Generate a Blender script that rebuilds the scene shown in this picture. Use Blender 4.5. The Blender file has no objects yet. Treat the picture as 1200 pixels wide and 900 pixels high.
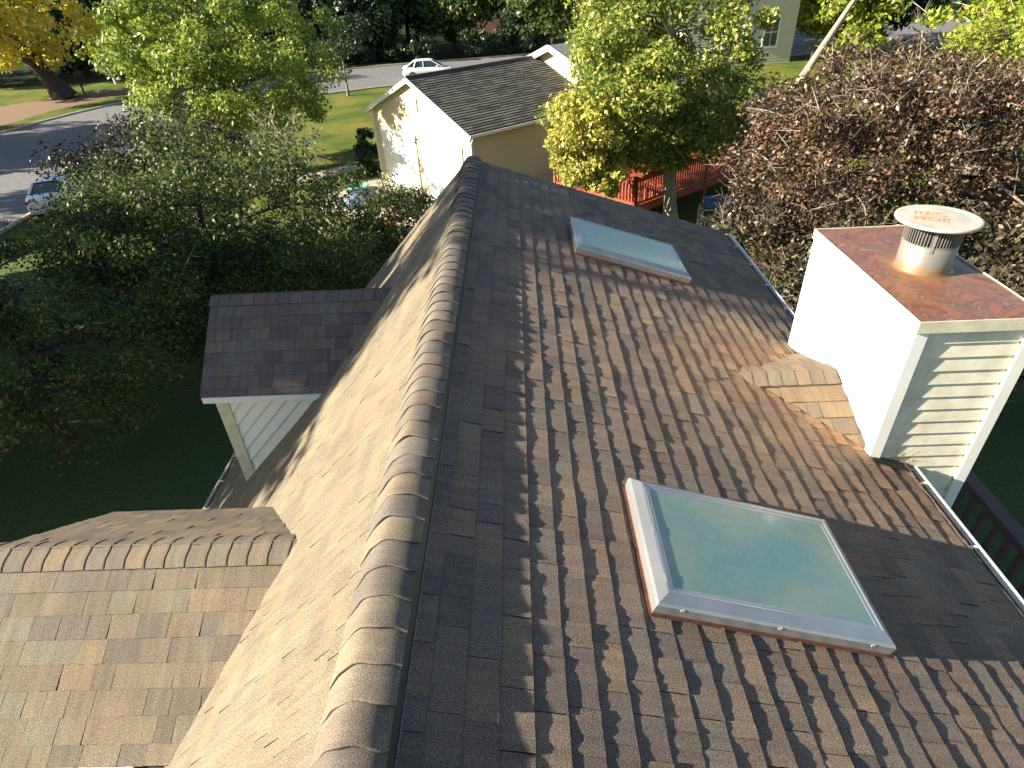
import bpy, bmesh, math, random
import numpy as np
from mathutils import Vector, Matrix
random.seed(7); rng = np.random.default_rng(11)
R = math.radians
scn = bpy.context.scene
C = scn.collection

# ------------------------------------------------------------------ helpers
def tag(o, label=None, cat=None, group=None, kind=None):
    if label: o['label'] = label
    if cat: o['category'] = cat
    if group: o['group'] = group
    if kind: o['kind'] = kind
    return o

def thing(name, loc, label, cat, group=None, rz=0):
    o = bpy.data.objects.new(name, None); C.objects.link(o)
    o.empty_display_size = 0.3
    o.location = loc; o.rotation_euler = (0, 0, rz)
    return tag(o, label, cat, group)

class MB:
    """collects vertices and faces (with uv per corner) for one mesh object"""
    def __init__(s): s.v = []; s.f = []; s.uv = []; s.mi = {}
    def face(s, pts, uvs=None):
        i = len(s.v); s.v.extend([tuple(p) for p in pts]); s.f.append(tuple(range(i, i+len(pts))))
        s.uv.extend(uvs if uvs else [(0, 0)]*len(pts))
    def quadmesh(s, grid, uvg=None, close=False):
        """grid: rows of points, shared vertices"""
        b = len(s.v); n = len(grid[0])
        for row in grid: s.v.extend([tuple(p) for p in row])
        for i in range(len(grid)-1):
            for j in range(n if close else n-1):
                k = (j+1) % n
                s.f.append((b+i*n+j, b+i*n+k, b+(i+1)*n+k, b+(i+1)*n+j))
                if uvg: s.uv.extend([uvg[i][j], uvg[i][k], uvg[i+1][k], uvg[i+1][j]])
                else: s.uv.extend([(0, 0)]*4)
    def ngon(s, pts): s.face(pts)
    def box(s, a, b, M=None):
        (x0, y0, z0), (x1, y1, z1) = a, b
        P = [Vector(p) for p in ((x0,y0,z0),(x1,y0,z0),(x1,y1,z0),(x0,y1,z0),(x0,y0,z1),(x1,y0,z1),(x1,y1,z1),(x0,y1,z1))]
        if M is not None: P = [M @ p for p in P]
        i = len(s.v); s.v.extend([tuple(p) for p in P])
        for f in ((3,2,1,0),(4,5,6,7),(0,1,5,4),(1,2,6,5),(2,3,7,6),(3,0,4,7)):
            s.f.append(tuple(i+k for k in f)); s.uv.extend([(0,0)]*4)
    def bar(s, p, q, w, h=None, up=(0,0,1)):
        p = Vector(p); q = Vector(q); d = (q-p); L = d.length; d.normalize(); h = h or w
        u = Vector(up); x = d.cross(u)
        if x.length < 1e-4: x = d.cross(Vector((1,0,0)))
        x.normalize(); z = x.cross(d)
        M = Matrix((( x.x,d.x,z.x,p.x),(x.y,d.y,z.y,p.y),(x.z,d.z,z.z,p.z),(0,0,0,1)))
        s.box((-w/2,0,-h/2),(w/2,L,h/2),M)
    def tube(s, pts, rads, n=8, cap=True):
        pts = [Vector(p) for p in pts]; rows = []
        for i, p in enumerate(pts):
            d = (pts[min(i+1,len(pts)-1)]-pts[max(i-1,0)]).normalized()
            a = Vector((0,0,1)) if abs(d.z) < .9 else Vector((1,0,0))
            x = d.cross(a).normalized(); y = d.cross(x)
            rows.append([p+(x*math.cos(2*math.pi*k/n)+y*math.sin(2*math.pi*k/n))*rads[i] for k in range(n)])
        s.quadmesh(rows, close=True)
        if cap: s.ngon(rows[0][::-1]); s.ngon(rows[-1])
    def lathe(s, c, prof, n=24, cap=(True, True)):
        rows = [[(c[0]+r*math.cos(2*math.pi*k/n), c[1]+r*math.sin(2*math.pi*k/n), c[2]+z) for k in range(n)] for r, z in prof]
        s.quadmesh(rows, close=True)
        if cap[0]: s.ngon(rows[0][::-1])
        if cap[1]: s.ngon(rows[-1])
    def build(s, name, mat, parent=None, smooth=False, bevel=0, recalc=True):
        me = bpy.data.meshes.new(name); me.from_pydata(s.v, [], s.f)
        uvl = me.uv_layers.new(name='UVMap')
        uvl.data.foreach_set('uv', np.array(s.uv, dtype=np.float32).ravel())
        me.update()
        if recalc:
            bm = bmesh.new(); bm.from_mesh(me); bmesh.ops.recalc_face_normals(bm, faces=bm.faces); bm.to_mesh(me); bm.free()
        if smooth:
            me.polygons.foreach_set('use_smooth', [True]*len(me.polygons))
        for q in (mat if isinstance(mat, (list, tuple)) else [mat]): me.materials.append(q)
        for i, k in s.mi.items(): me.polygons[i].material_index = k
        o = bpy.data.objects.new(name, me); C.objects.link(o)
        if parent:
            o.parent = parent
            # the points are given in the scene's own coordinates
            o.matrix_parent_inverse = world_of(parent).inverted()
        if bevel:
            m = o.modifiers.new('bevel', 'BEVEL'); m.width = bevel; m.segments = 2; m.limit_method = 'ANGLE'; m.angle_limit = R(40)
        return o

def world_of(o):
    M = Matrix.LocRotScale(o.location, o.rotation_euler, o.scale)
    if o.parent: M = world_of(o.parent) @ o.matrix_parent_inverse @ M
    return M

# ------------------------------------------------------------------ materials
def newmat(name):
    m = bpy.data.materials.new(name); m.use_nodes = True
    nt = m.node_tree; nt.nodes.clear()
    out = nt.nodes.new('ShaderNodeOutputMaterial'); b = nt.nodes.new('ShaderNodeBsdfPrincipled')
    nt.links.new(b.outputs[0], out.inputs[0])
    return m, nt, b, out
def N(nt, t, **k):
    n = nt.nodes.new(t)
    for a, v in k.items():
        if a.startswith('_'): setattr(n, a[1:], v)
        else: n.inputs[a.replace('__', ' ')].default_value = v
    return n
def ramp(nt, fac, stops, interp='LINEAR'):
    r = nt.nodes.new('ShaderNodeValToRGB'); r.color_ramp.interpolation = interp
    e = r.color_ramp.elements
    while len(e) < len(stops): e.new(0.5)
    for el, (p, c) in zip(e, stops): el.position = p; el.color = (*c, 1) if len(c) == 3 else c
    nt.links.new(fac, r.inputs[0]); return r.outputs[0]
def mixc(nt, fac, a, b, mode='MIX'):
    m = nt.nodes.new('ShaderNodeMix'); m.data_type = 'RGBA'; m.blend_type = mode
    for sock, v in ((m.inputs[0], fac), (m.inputs[6], a), (m.inputs[7], b)):
        if hasattr(v, 'is_linked') or isinstance(v, bpy.types.NodeSocket): nt.links.new(v, sock)
        elif isinstance(v, (int, float)): sock.default_value = v
        else: sock.default_value = (*v, 1)
    return m.outputs[2]
def noise(nt, scale, detail=4, rough=.6, vec=None, dist=0):
    n = N(nt, 'ShaderNodeTexNoise', Scale=scale, Detail=detail, Roughness=rough, Distortion=dist)
    if vec is not None: nt.links.new(vec, n.inputs['Vector'])
    return n.outputs[0]
def coord(nt, kind='Object', scale=None):
    t = nt.nodes.new('ShaderNodeTexCoord'); o = t.outputs[kind]
    if scale:
        m = nt.nodes.new('ShaderNodeMapping'); m.inputs['Scale'].default_value = scale
        nt.links.new(o, m.inputs[0]); o = m.outputs[0]
    return o
def bump(nt, b, h, strength=.3, dist=.01):
    n = N(nt, 'ShaderNodeBump', Strength=strength, Distance=dist); nt.links.new(h, n.inputs['Height'])
    nt.links.new(n.outputs[0], b.inputs['Normal'])

def m_plain(name, col, rough=.6, metal=0, var=.15, scale=6, bumpy=0, spec=.5):
    m, nt, b, _ = newmat(name)
    v = coord(nt); n = noise(nt, scale, 5, .65, v)
    lo = tuple(c*(1-var) for c in col); hi = tuple(min(1, c*(1+var)) for c in col)
    nt.links.new(ramp(nt, n, [(.3, lo), (.7, hi)]), b.inputs['Base Color'])
    b.inputs['Roughness'].default_value = rough; b.inputs['Metallic'].default_value = metal
    b.inputs['Specular IOR Level'].default_value = spec
    if bumpy: bump(nt, b, noise(nt, scale*12, 3, .6, v), bumpy, .004)
    return m

def m_shingle(name, stops, stain=False, gran=260, warm=0, bs=(.75,.007)):
    m, nt, b, _ = newmat(name)
    g = nt.nodes.new('ShaderNodeNewGeometry')
    base = ramp(nt, g.outputs['Random Per Island'], stops, 'CONSTANT')
    uv = coord(nt, 'UV')
    # weathering streaks that run down the slope, patches of fading
    us = coord(nt, 'UV', (9, 1.1, 1))
    streak = ramp(nt, noise(nt, 2.2, 4, .6, us), [(.3, (.80,.80,.82)), (.72, (1.18,1.16,1.12))])
    base = mixc(nt, 1, base, streak, 'MULTIPLY')
    patch = ramp(nt, noise(nt, 1.3, 3, .5, uv), [(.35, (.9,.88,.88)), (.7, (1.1,1.1,1.07))])
    base = mixc(nt, 1, base, patch, 'MULTIPLY')
    gr = ramp(nt, noise(nt, gran, 2, .8, uv), [(.33, (.30,.30,.33)), (.5, (.92,.92,.92)), (.67, (2.1,2.0,1.85))])
    base = mixc(nt, 1, base, gr, 'MULTIPLY')
    gr2 = ramp(nt, noise(nt, 60, 3, .7, uv), [(.3, (.82,.82,.84)), (.7, (1.18,1.16,1.12))])
    base = mixc(nt, 1, base, gr2, 'MULTIPLY')
    if stain:
        ob = coord(nt)
        d = N(nt, 'ShaderNodeVectorMath', _operation='DISTANCE'); nt.links.new(ob, d.inputs[0]); d.inputs[1].default_value = (3.25, 4.25, -1.0)
        nn = noise(nt, 2.5, 4, .6, ob)
        s = N(nt, 'ShaderNodeMath', _operation='MULTIPLY_ADD'); nt.links.new(nn, s.inputs[0]); s.inputs[1].default_value = .8; dq = N(nt, 'ShaderNodeMath', _operation='MULTIPLY'); nt.links.new(d.outputs['Value'], dq.inputs[0]); dq.inputs[1].default_value = .36; nt.links.new(dq.outputs[0], s.inputs[2])
        k = ramp(nt, s.outputs[0], [(.45, (1,1,1)), (1.0, (0,0,0))])
        base = mixc(nt, k, base, mixc(nt, 1, base, (1.45,1.08,.78), 'MULTIPLY'))
    nt.links.new(base, b.inputs['Base Color'])
    b.inputs['Roughness'].default_value = .82; b.inputs['Specular IOR Level'].default_value = .35
    h = noise(nt, gran*1.1, 2, .7, uv)
    bump(nt, b, h, *bs)
    return m

BR = [(0,(.150,.122,.102)),(.12,(.205,.168,.132)),(.25,(.118,.100,.094)),(.38,(.182,.142,.116)),(.50,(.165,.155,.138)),
      (.62,(.225,.170,.120)),(.70,(.135,.118,.116)),(.80,(.195,.158,.128)),(.90,(.155,.128,.118)),(.95,(.238,.188,.135))]
MEAN = tuple(sum(c[i] for _, c in BR)/len(BR) for i in range(3))
def scale_stops(st, k, t=(1,1,1), con=.55): return [(p, tuple((m+(c-m)*con)*k*q for c, q, m in zip(cc, t, MEAN))) for p, cc in st]
M = {}
M['shingle'] = m_shingle('roof_shingle', scale_stops(BR, 1.2, (1.05,1.0,.97), .65), stain=True, gran=190, bs=(1.0,.016))
M['shingle_left'] = m_shingle('roof_shingle_west', scale_stops(BR, .92, (1.0,1.05,.90), .36), gran=170)
M['shingle_cross'] = m_shingle('roof_shingle_cross', scale_stops(BR, .95, (1.03,1.03,.93), .6), gran=190)
M['capsh'] = m_shingle('roof_cap_shingle', scale_stops(BR, .94, (.98,1.02,1.0), .6), gran=190)
M['cricket'] = m_shingle('roof_shingle_saddle', scale_stops(BR, .9, (1.06,1.0,.88), .6), gran=190)
M['dormer_shade_sh'] = m_shingle('roof_shingle_dormer_shade', scale_stops(BR, .85, (.93,1.0,1.12), .7), gran=190)  # bluish, darker copy of the roof shingle with the dormer's shade in it
M['edge'] = m_plain('shingle_edge', (.055,.045,.038), .9)
M['felt'] = m_plain('roof_felt', (.03,.028,.027), .9)
M['garage_sh'] = m_shingle('garage_shingle', [(0,(.06,.062,.058)),(.2,(.10,.10,.092)),(.4,(.075,.077,.07)),(.6,(.12,.12,.108)),(.8,(.12,.125,.10))], gran=60)
M['white'] = m_plain('white_trim', (.78,.77,.72), .5, var=.05, scale=3)
M['cream_lip'] = m_plain('cream_metal', (.60,.57,.42), .5, var=.18, scale=9)
M['chim'] = m_plain('white_siding', (.80,.79,.73), .55, var=.04, scale=2)
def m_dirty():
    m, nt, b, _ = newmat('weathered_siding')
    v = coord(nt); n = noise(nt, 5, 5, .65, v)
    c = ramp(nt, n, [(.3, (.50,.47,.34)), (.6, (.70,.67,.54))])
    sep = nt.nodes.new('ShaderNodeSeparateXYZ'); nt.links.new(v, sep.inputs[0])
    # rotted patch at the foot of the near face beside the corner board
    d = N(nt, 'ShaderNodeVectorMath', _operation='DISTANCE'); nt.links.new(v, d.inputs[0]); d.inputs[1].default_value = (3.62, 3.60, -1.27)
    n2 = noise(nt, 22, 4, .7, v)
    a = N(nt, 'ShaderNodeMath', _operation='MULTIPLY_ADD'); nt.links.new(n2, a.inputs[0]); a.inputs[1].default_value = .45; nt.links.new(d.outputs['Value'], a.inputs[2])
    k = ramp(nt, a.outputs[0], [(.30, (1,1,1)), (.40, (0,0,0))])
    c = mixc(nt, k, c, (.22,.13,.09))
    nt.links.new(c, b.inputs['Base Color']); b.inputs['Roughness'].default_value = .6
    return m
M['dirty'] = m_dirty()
def m_rust():
    m, nt, b, _ = newmat('rusty_metal')
    v = coord(nt)
    n = noise(nt, 4.6, 9, .72, v, .9); n2 = noise(nt, 90, 3, .7, v)
    c = ramp(nt, n, [(.28,(.07,.035,.027)),(.42,(.14,.058,.036)),(.5,(.21,.095,.052)),(.57,(.10,.052,.04)),(.63,(.27,.155,.11)),(.75,(.15,.075,.052))])
    c = mixc(nt, .5, c, ramp(nt, n2, [(.3,(.5,.5,.5)),(.7,(1.4,1.3,1.3))]), 'MULTIPLY')
    d = N(nt, 'ShaderNodeVectorMath', _operation='DISTANCE'); nt.links.new(v, d.inputs[0]); d.inputs[1].default_value = (3.82, 4.44, .09)
    k = ramp(nt, d.outputs['Value'], [(.21,(.7,.7,.7)),(.34,(0,0,0))])
    c = mixc(nt, k, c, (.22,.12,.06))
    nt.links.new(c, b.inputs['Base Color']); b.inputs['Roughness'].default_value = .42
    b.inputs['Specular IOR Level'].default_value = .6
    bump(nt, b, noise(nt, 8, 5, .6, v), .35, .01)
    return m
M['rust'] = m_rust()
def m_flue():
    m, nt, b, _ = newmat('flue_metal')
    v = coord(nt); sep = nt.nodes.new('ShaderNodeSeparateXYZ'); nt.links.new(v, sep.inputs[0])
    n = noise(nt, 7, 4, .6, v)
    a = N(nt, 'ShaderNodeMath', _operation='MULTIPLY_ADD'); nt.links.new(n, a.inputs[0]); a.inputs[1].default_value = .10; nt.links.new(sep.outputs[2], a.inputs[2])
    c = ramp(nt, a.outputs[0], [(.14,(.20,.095,.04)),(.185,(.21,.15,.08)),(.25,(.185,.18,.165)),(.6,(.22,.215,.195))])
    nt.links.new(c, b.inputs['Base Color']); b.inputs['Metallic'].default_value = .25; b.inputs['Roughness'].default_value = .45
    return m
M['flue'] = m_flue()
M['capdisc'] = m_plain('painted_tin', (.42,.40,.35), .5, 0.1, var=.10, scale=7)
def m_cap():
    m, nt, b, _ = newmat('painted_tin')
    v = coord(nt); n = noise(nt, 7, 4, .6, v)
    c = ramp(nt, n, [(.3,(.36,.345,.30)),(.7,(.46,.44,.38))])
    d = N(nt, 'ShaderNodeVectorMath', _operation='DISTANCE'); nt.links.new(v, d.inputs[0]); d.inputs[1].default_value = (3.70, 4.39, .50)
    a = N(nt, 'ShaderNodeMath', _operation='MULTIPLY_ADD'); nt.links.new(noise(nt, 24, 5, .75, v), a.inputs[0]); a.inputs[1].default_value = .55; nt.links.new(d.outputs['Value'], a.inputs[2])
    k = ramp(nt, a.outputs[0], [(.32,(.75,.75,.75)),(.44,(0,0,0))])
    c = mixc(nt, k, c, (.42,.29,.18))
    nt.links.new(c, b.inputs['Base Color']); b.inputs['Roughness'].default_value = .5
    return m
M['capdisc'] = m_cap()
M['black'] = m_plain('black_plastic', (.012,.012,.013), .6)
M['grey_edge'] = m_plain('grey_flashing', (.42,.40,.37), .5, .3)
M['alu'] = m_plain('aluminium', (.44,.44,.43), .34, .7, var=.10, scale=5)
M['alu_lit'] = m_plain('lit_aluminium', (.60,.58,.54), .38, .45, var=.08, scale=5)  # lighter copy of the aluminium with sunlight in its colour, unused
M['copper'] = m_plain('copper_flashing', (.17,.085,.065), .5, .35, var=.3, scale=18)
def m_glass():
    m, nt, b, _ = newmat('skylight_glass')
    uv = coord(nt, 'UV')
    # milky, condensation-fogged, dusty double glazing; slow colour noise also imitates reflections
    n = noise(nt, 1.1, 3, .5, uv, .3)
    c = ramp(nt, n, [(.32,(.13,.27,.25)),(.5,(.20,.31,.25)),(.68,(.32,.36,.24))])
    ed = N(nt, 'ShaderNodeTexNoise', Scale=14, Detail=4); nt.links.new(uv, ed.inputs['Vector'])
    gs = coord(nt, 'UV', (1.2, 26, 1)); st = ramp(nt, noise(nt, 3, 5, .7, gs), [(.56,(0,0,0)),(.75,(.35,.35,.35))])
    c = mixc(nt, st, c, (.42,.50,.42))
    c = mixc(nt, .07, c, ramp(nt, ed.outputs[0], [(.35,(.08,.2,.2)),(.7,(.5,.6,.55))]))
    nt.links.new(c, b.inputs['Base Color']); b.inputs['Roughness'].default_value = .22
    b.inputs['Specular IOR Level'].default_value = .6; b.inputs['Coat Weight'].default_value = .25; b.inputs['Coat Roughness'].default_value = .06
    dr = noise(nt, 40, 4, .7, uv)
    nt.links.new(ramp(nt, dr, [(.35,(.14,)*3),(.7,(.34,)*3)]), b.inputs['Roughness'])
    return m
M['glass'] = m_glass()
M['winglass'] = m_plain('window_glass', (.03,.045,.055), .08, 0, spec=1)
M['yellow_siding'] = m_plain('cream_siding', (.60,.52,.31), .6, var=.05, scale=1.5)
M['shaded_siding'] = m_plain('shaded_tan_siding', (.55,.49,.36), .6, var=.05, scale=1.5)  # siding with the garage side wall's shade in its colour; far house shares it
M['door_white'] = m_plain('garage_door_paint', (.80,.80,.78), .5, var=.03)
M['deckred'] = m_plain('red_stained_wood', (.30,.055,.025), .6, var=.25, scale=9)
M['darkwood'] = m_plain('dark_stained_wood', (.085,.055,.05), .7, var=.3, scale=8)
M['rubber'] = m_plain('tyre_rubber', (.02,.02,.02), .8)
M['carwhite'] = m_plain('white_car_paint', (.78,.79,.80), .22, 0, var=.02, spec=.7)
M['rim'] = m_plain('wheel_rim', (.45,.45,.46), .35, .6)
M['redlamp'] = m_plain('tail_lamp', (.45,.02,.02), .2)
M['headlamp'] = m_plain('head_lamp', (.65,.68,.7), .1)
M['terracotta'] = m_plain('terracotta', (.38,.14,.07), .8, var=.2)
M['hose'] = m_plain('green_rubber', (.03,.22,.14), .5)
M['bluegrey'] = m_plain('blue_tarp', (.06,.12,.20), .6, var=.4, scale=20)
M['yellowpl'] = m_plain('yellow_plastic', (.55,.42,.06), .5)
M['bluepl'] = m_plain('blue_plastic', (.06,.12,.30), .5)
M['tramp'] = m_plain('trampoline_mesh', (.07,.08,.09), .6)
M['fencebrown'] = m_plain('brown_fence_wood', (.16,.075,.05), .8, var=.3, scale=4)
M['stone'] = m_plain('pale_stone', (.42,.38,.31), .85, var=.3, scale=6)
M['houseroof'] = m_plain('grey_far_roof', (.20,.20,.21), .85, var=.2, scale=5)
M['rusttext'] = m_plain('rust_lettering', (.33,.20,.13), .8, var=.2, scale=40)

def m_ground():
    m, nt, b, _ = newmat('lawn_grass')
    v = coord(nt)
    n = noise(nt, .35, 5, .6, v); n2 = noise(nt, 14, 5, .75, v)
    c = ramp(nt, n, [(.3,(.045,.085,.014)),(.5,(.11,.14,.022)),(.68,(.20,.18,.035)),(.8,(.16,.12,.05))])
    c = mixc(nt, 1, c, ramp(nt, n2, [(.25,(.45,.45,.4)),(.75,(1.5,1.5,1.3))]), 'MULTIPLY')
    # shade of the yard beside the house put into a greener grass colour
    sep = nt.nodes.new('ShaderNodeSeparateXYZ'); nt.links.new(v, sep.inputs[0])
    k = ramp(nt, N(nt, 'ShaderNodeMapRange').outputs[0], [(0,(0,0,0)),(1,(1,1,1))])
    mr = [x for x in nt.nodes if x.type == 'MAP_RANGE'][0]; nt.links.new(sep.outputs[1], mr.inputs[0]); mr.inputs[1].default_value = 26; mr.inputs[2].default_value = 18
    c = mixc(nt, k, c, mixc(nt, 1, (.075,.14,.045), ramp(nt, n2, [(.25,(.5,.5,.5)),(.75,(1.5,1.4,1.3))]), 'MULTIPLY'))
    nt.links.new(c, b.inputs['Base Color']); b.inputs['Roughness'].default_value = .9; b.inputs['Specular IOR Level'].default_value = .2
    bump(nt, b, n2, 1, .12)
    return m
M['ground'] = m_ground()
M['asphalt'] = m_plain('asphalt', (.13,.13,.135), .85, var=.22, scale=2.5, bumpy=.3)
M['concrete'] = m_plain('concrete_path', (.40,.35,.28), .9, var=.2, scale=2.5)
M['littershade'] = m_plain('woodland_floor_shade', (.025,.035,.012), .95, var=.6, scale=1.2, spec=.05)  # leaf litter coloured dark to stand in for the wood's shade
M['litter'] = m_plain('leaf_litter_soil', (.16,.10,.05), .9, var=.5, scale=8)

def m_leaf(name, stops, trans=.35, rough=.45, spec=.5):
    m, nt, b, out = newmat(name)
    g = nt.nodes.new('ShaderNodeNewGeometry')
    c = ramp(nt, g.outputs['Random Per Island'], stops)
    n = noise(nt, .55, 2, .5, coord(nt))
    c = mixc(nt, 1, c, ramp(nt, n, [(.35,(.72,.78,.8)),(.65,(1.25,1.18,1.0))]), 'MULTIPLY')
    nt.links.new(c, b.inputs['Base Color']); b.inputs['Roughness'].default_value = rough; b.inputs['Specular IOR Level'].default_value = spec
    t = nt.nodes.new('ShaderNodeBsdfTranslucent'); nt.links.new(c, t.inputs[0])
    mx = nt.nodes.new('ShaderNodeMixShader'); mx.inputs[0].default_value = trans
    nt.links.new(b.outputs[0], mx.inputs[1]); nt.links.new(t.outputs[0], mx.inputs[2]); nt.links.new(mx.outputs[0], out.inputs[0])
    return m
L = {}
L['bright'] = m_leaf('leaf_bright_green', [(0,(.12,.20,.03)),(.5,(.21,.29,.05)),(.85,(.30,.35,.07)),(1,(.40,.40,.09))], .42)
L['dark'] = m_leaf('leaf_dark_green', [(0,(.022,.055,.018)),(.5,(.06,.105,.028)),(.8,(.115,.145,.038)),(.93,(.19,.17,.05)),(1,(.27,.19,.09))], .3, .55, .3)
L['oak'] = m_leaf('leaf_autumn_green', [(0,(.10,.16,.03)),(.45,(.20,.27,.05)),(.75,(.30,.34,.07)),(.93,(.42,.38,.09)),(1,(.50,.32,.08))], .35)
L['oakyellow'] = m_leaf('leaf_gold', [(0,(.28,.32,.07)),(.6,(.42,.42,.10)),(1,(.55,.40,.10))], .35)
L['yellow'] = m_leaf('leaf_yellow', [(0,(.55,.50,.10)),(.5,(.78,.68,.15)),(.8,(.60,.62,.12)),(1,(.80,.55,.12))], .6)
L['brown'] = m_leaf('leaf_brown', [(0,(.025,.018,.014)),(.35,(.06,.034,.026)),(.6,(.115,.058,.04)),(.75,(.085,.075,.032)),(.88,(.19,.10,.06)),(1,(.32,.23,.15))], .25)
L['darkbrown'] = m_leaf('leaf_dull_brown', [(0,(.02,.022,.014)),(.5,(.05,.045,.025)),(.85,(.10,.07,.04)),(1,(.16,.15,.05))], .2)
L['ever'] = m_leaf('leaf_evergreen', [(0,(.012,.03,.014)),(.6,(.025,.05,.02)),(1,(.05,.075,.025))], .15)
L['mid'] = m_leaf('leaf_mid_green', [(0,(.035,.075,.02)),(.6,(.08,.13,.03)),(1,(.15,.18,.04))], .3)
L['yg'] = m_leaf('leaf_yellow_green', [(0,(.16,.24,.03)),(.6,(.28,.34,.05)),(1,(.42,.38,.06))], .4)
M['bark'] = m_plain('grey_bark', (.15,.125,.10), .9, var=.4, scale=12, bumpy=.8)
M['bark_dark'] = m_plain('dark_bark', (.045,.035,.03), .95, var=.4, scale=10, bumpy=.8)
M['bark_pale'] = m_plain('pale_bark', (.42,.37,.29), .85, var=.3, scale=10, bumpy=.5)
M['bark_mid'] = m_plain('tan_bark', (.27,.23,.18), .9, var=.35, scale=10)
M['bark_mottled'] = m_plain('mottled_bark', (.26,.24,.19), .9, var=.55, scale=14, bumpy=.6)

# ------------------------------------------------------------------ house geometry constants (metres; the ridge is the y axis)
A = .32135          # pitch of the east slope
B = .81456          # pitch of the west slope
GZ = -6.0
def RS(u, y, h=0): return Vector((u*math.cos(A)+h*math.sin(A), y, -u*math.sin(A)+h*math.cos(A)))
def LS(u, y, h=0): return Vector((-u*math.cos(B)-h*math.sin(B), y, -u*math.sin(B)+h*math.cos(B)))

def shingles(mb, O, e, d, n, smin, smax, ulen, exp=.141, seg=.03, t=.0065, jit=.0016, seed=1, skip=None, wmin=.10, wmax=.27):
    """courses of laminated tabs; O + e*s + d*u + n*h"""
    r = random.Random(seed); O = Vector(O); e = Vector(e); d = Vector(d); n = Vector(n)
    P = lambda s, u, h: O+e*s+d*u+n*h
    k = 0; u0 = 0
    while u0 < ulen-.02:
        ub = min(u0+exp, ulen); s0 = smin(ub) if callable(smin) else smin; s1 = smax(ub) if callable(smax) else smax
        s = s0-r.random()*.2
        base = r.random()
        while s < s1:
            w = r.uniform(wmin, wmax); a = max(s, s0); b = min(s+w, s1); s += w
            if b-a < .004: continue
            if skip and skip((a+b)/2, (u0+ub)/2): continue
            gap = .0035 if r.random() < .55 else .001
            b -= gap
            th = t+(.0022 if r.random() < .5 else -.001)+r.uniform(-.0008, .0008)
            db = r.uniform(-.002, .002); m = max(1, int(round((b-a)/seg)))
            top = []; bot = []; foot = []; ut = []; ub_ = []
            wk = r.gauss(0, jit)
            for i in range(m+1):
                q = a+(b-a)*(i+(r.uniform(-.35,.35) if 0 < i < m else 0))/m
                wk = wk*.55+r.gauss(0, jit*.85); hj = max(.002, th+wk); uj = ub+db+r.gauss(0, .0009)
                top.append(P(q, u0-.012, .0008)); bot.append(P(q, uj, hj)); foot.append(P(q, uj, -.002))
                ut.append((q, u0)); ub_.append((q, ub))
            nf = len(mb.f); mb.quadmesh([top, bot, foot], [ut, ub_, ub_])
            for i in range(nf+m, nf+2*m): mb.mi[i] = 1
            # side cheeks
        u0 += exp; k += 1

def slope_sheet(mb, pts): mb.face(pts)

def siding(mb, O, e, up, n, s0, s1, v0, v1, exp=.115, out=.013):
    """lapped boards: s from s0(v) to s1(v), v from v0 to v1, butt edge at the bottom standing proud"""
    O = Vector(O); e = Vector(e); up = Vector(up); n = Vector(n)
    f0 = s0 if callable(s0) else (lambda v: s0); f1 = s1 if callable(s1) else (lambda v: s1)
    v = v0
    while v < v1-1e-4:
        w = min(v+exp, v1)
        P = lambda s, vv, h: O+e*s+up*vv+n*h
        if f1((v+w)/2)-f0((v+w)/2) > .01:
            a0, a1, b0, b1 = f0(v), f1(v), f0(w), f1(w)
            if b1 < b0: b0 = b1 = (b0+b1)/2
            if a1 < a0: a0 = a1 = (a0+a1)/2
            mb.face([P(a0, v, out), P(a1, v, out), P(b1, w, .001), P(b0, w, .001)])
            mb.face([P(a0, v, 0), P(a1, v, 0), P(a1, v, out), P(a0, v, out)])
            mb.face([P(a0, v, 0), P(a0, v, out), P(b0, w, .001)])
            mb.face([P(a1, v, out), P(a1, v, 0), P(b1, w, .001)])
        v = w

# ------------------------------------------------------------------ OUR HOUSE
house = thing('shingled_house', (0, 2, GZ), 'house under the camera, brown shingle roof with long ridge, two skylights, dormer and white chimney', 'house')
Y0, Y1 = -5.0, 8.644
UR, UL = 3.85, 6.41
# east roof
mb = MB()
def in_chim(s, u):
    p = RS(u, s); return p.x > 3.40 and 3.66 < s < 5.26
def in_sky(s, u): return (1.62 < u < 2.36 and (2.0 < s < 2.4 or 6.4 < s < 6.8))
shingles(mb, (0,0,0), (0,1,0), RS(1,0), (math.sin(A),0,math.cos(A)), Y0, Y1, UR, seed=3, skip=lambda s, u: in_chim(s, u) or in_sky(s, u), t=.0078, jit=.0015, seg=.026)
roofE = mb.build('roof', [M['shingle'], M['felt']], house, recalc=False); roofE['label'] = 'low pitched shaded roof slope'
mb = MB(); mb.face([RS(0,Y0,-.004), RS(UR,Y0,-.004), RS(UR,3.6,-.004), RS(3.5,3.6,-.004), RS(3.5,5.3,-.004), RS(UR,5.3,-.004), RS(UR,Y1,-.004), RS(0,Y1,-.004)])
mb.build('roof_underlay', M['felt'], roofE)
mb = MB()
shingles(mb, (0,0,0), (0,1,0), LS(1,0), (-math.sin(B),0,math.cos(B)), Y0, Y1, UL, seed=5, seg=.06, t=.006, jit=.0006, wmin=.12, wmax=.30,
         skip=lambda s, u: 5.9 < s < 7.3 and 1.9 < u < 4.2)
roofW = mb.build('roof', [M['shingle_left'], M['felt']], house, recalc=False); roofW['label'] = 'steep sunlit roof slope with streaks of shade'
mb = MB(); mb.face([LS(0,Y0,-.004), LS(0,Y1,-.004), LS(UL,Y1,-.004), LS(UL,Y0,-.004)])
mb.build('roof_underlay', M['felt'], roofW)

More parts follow.
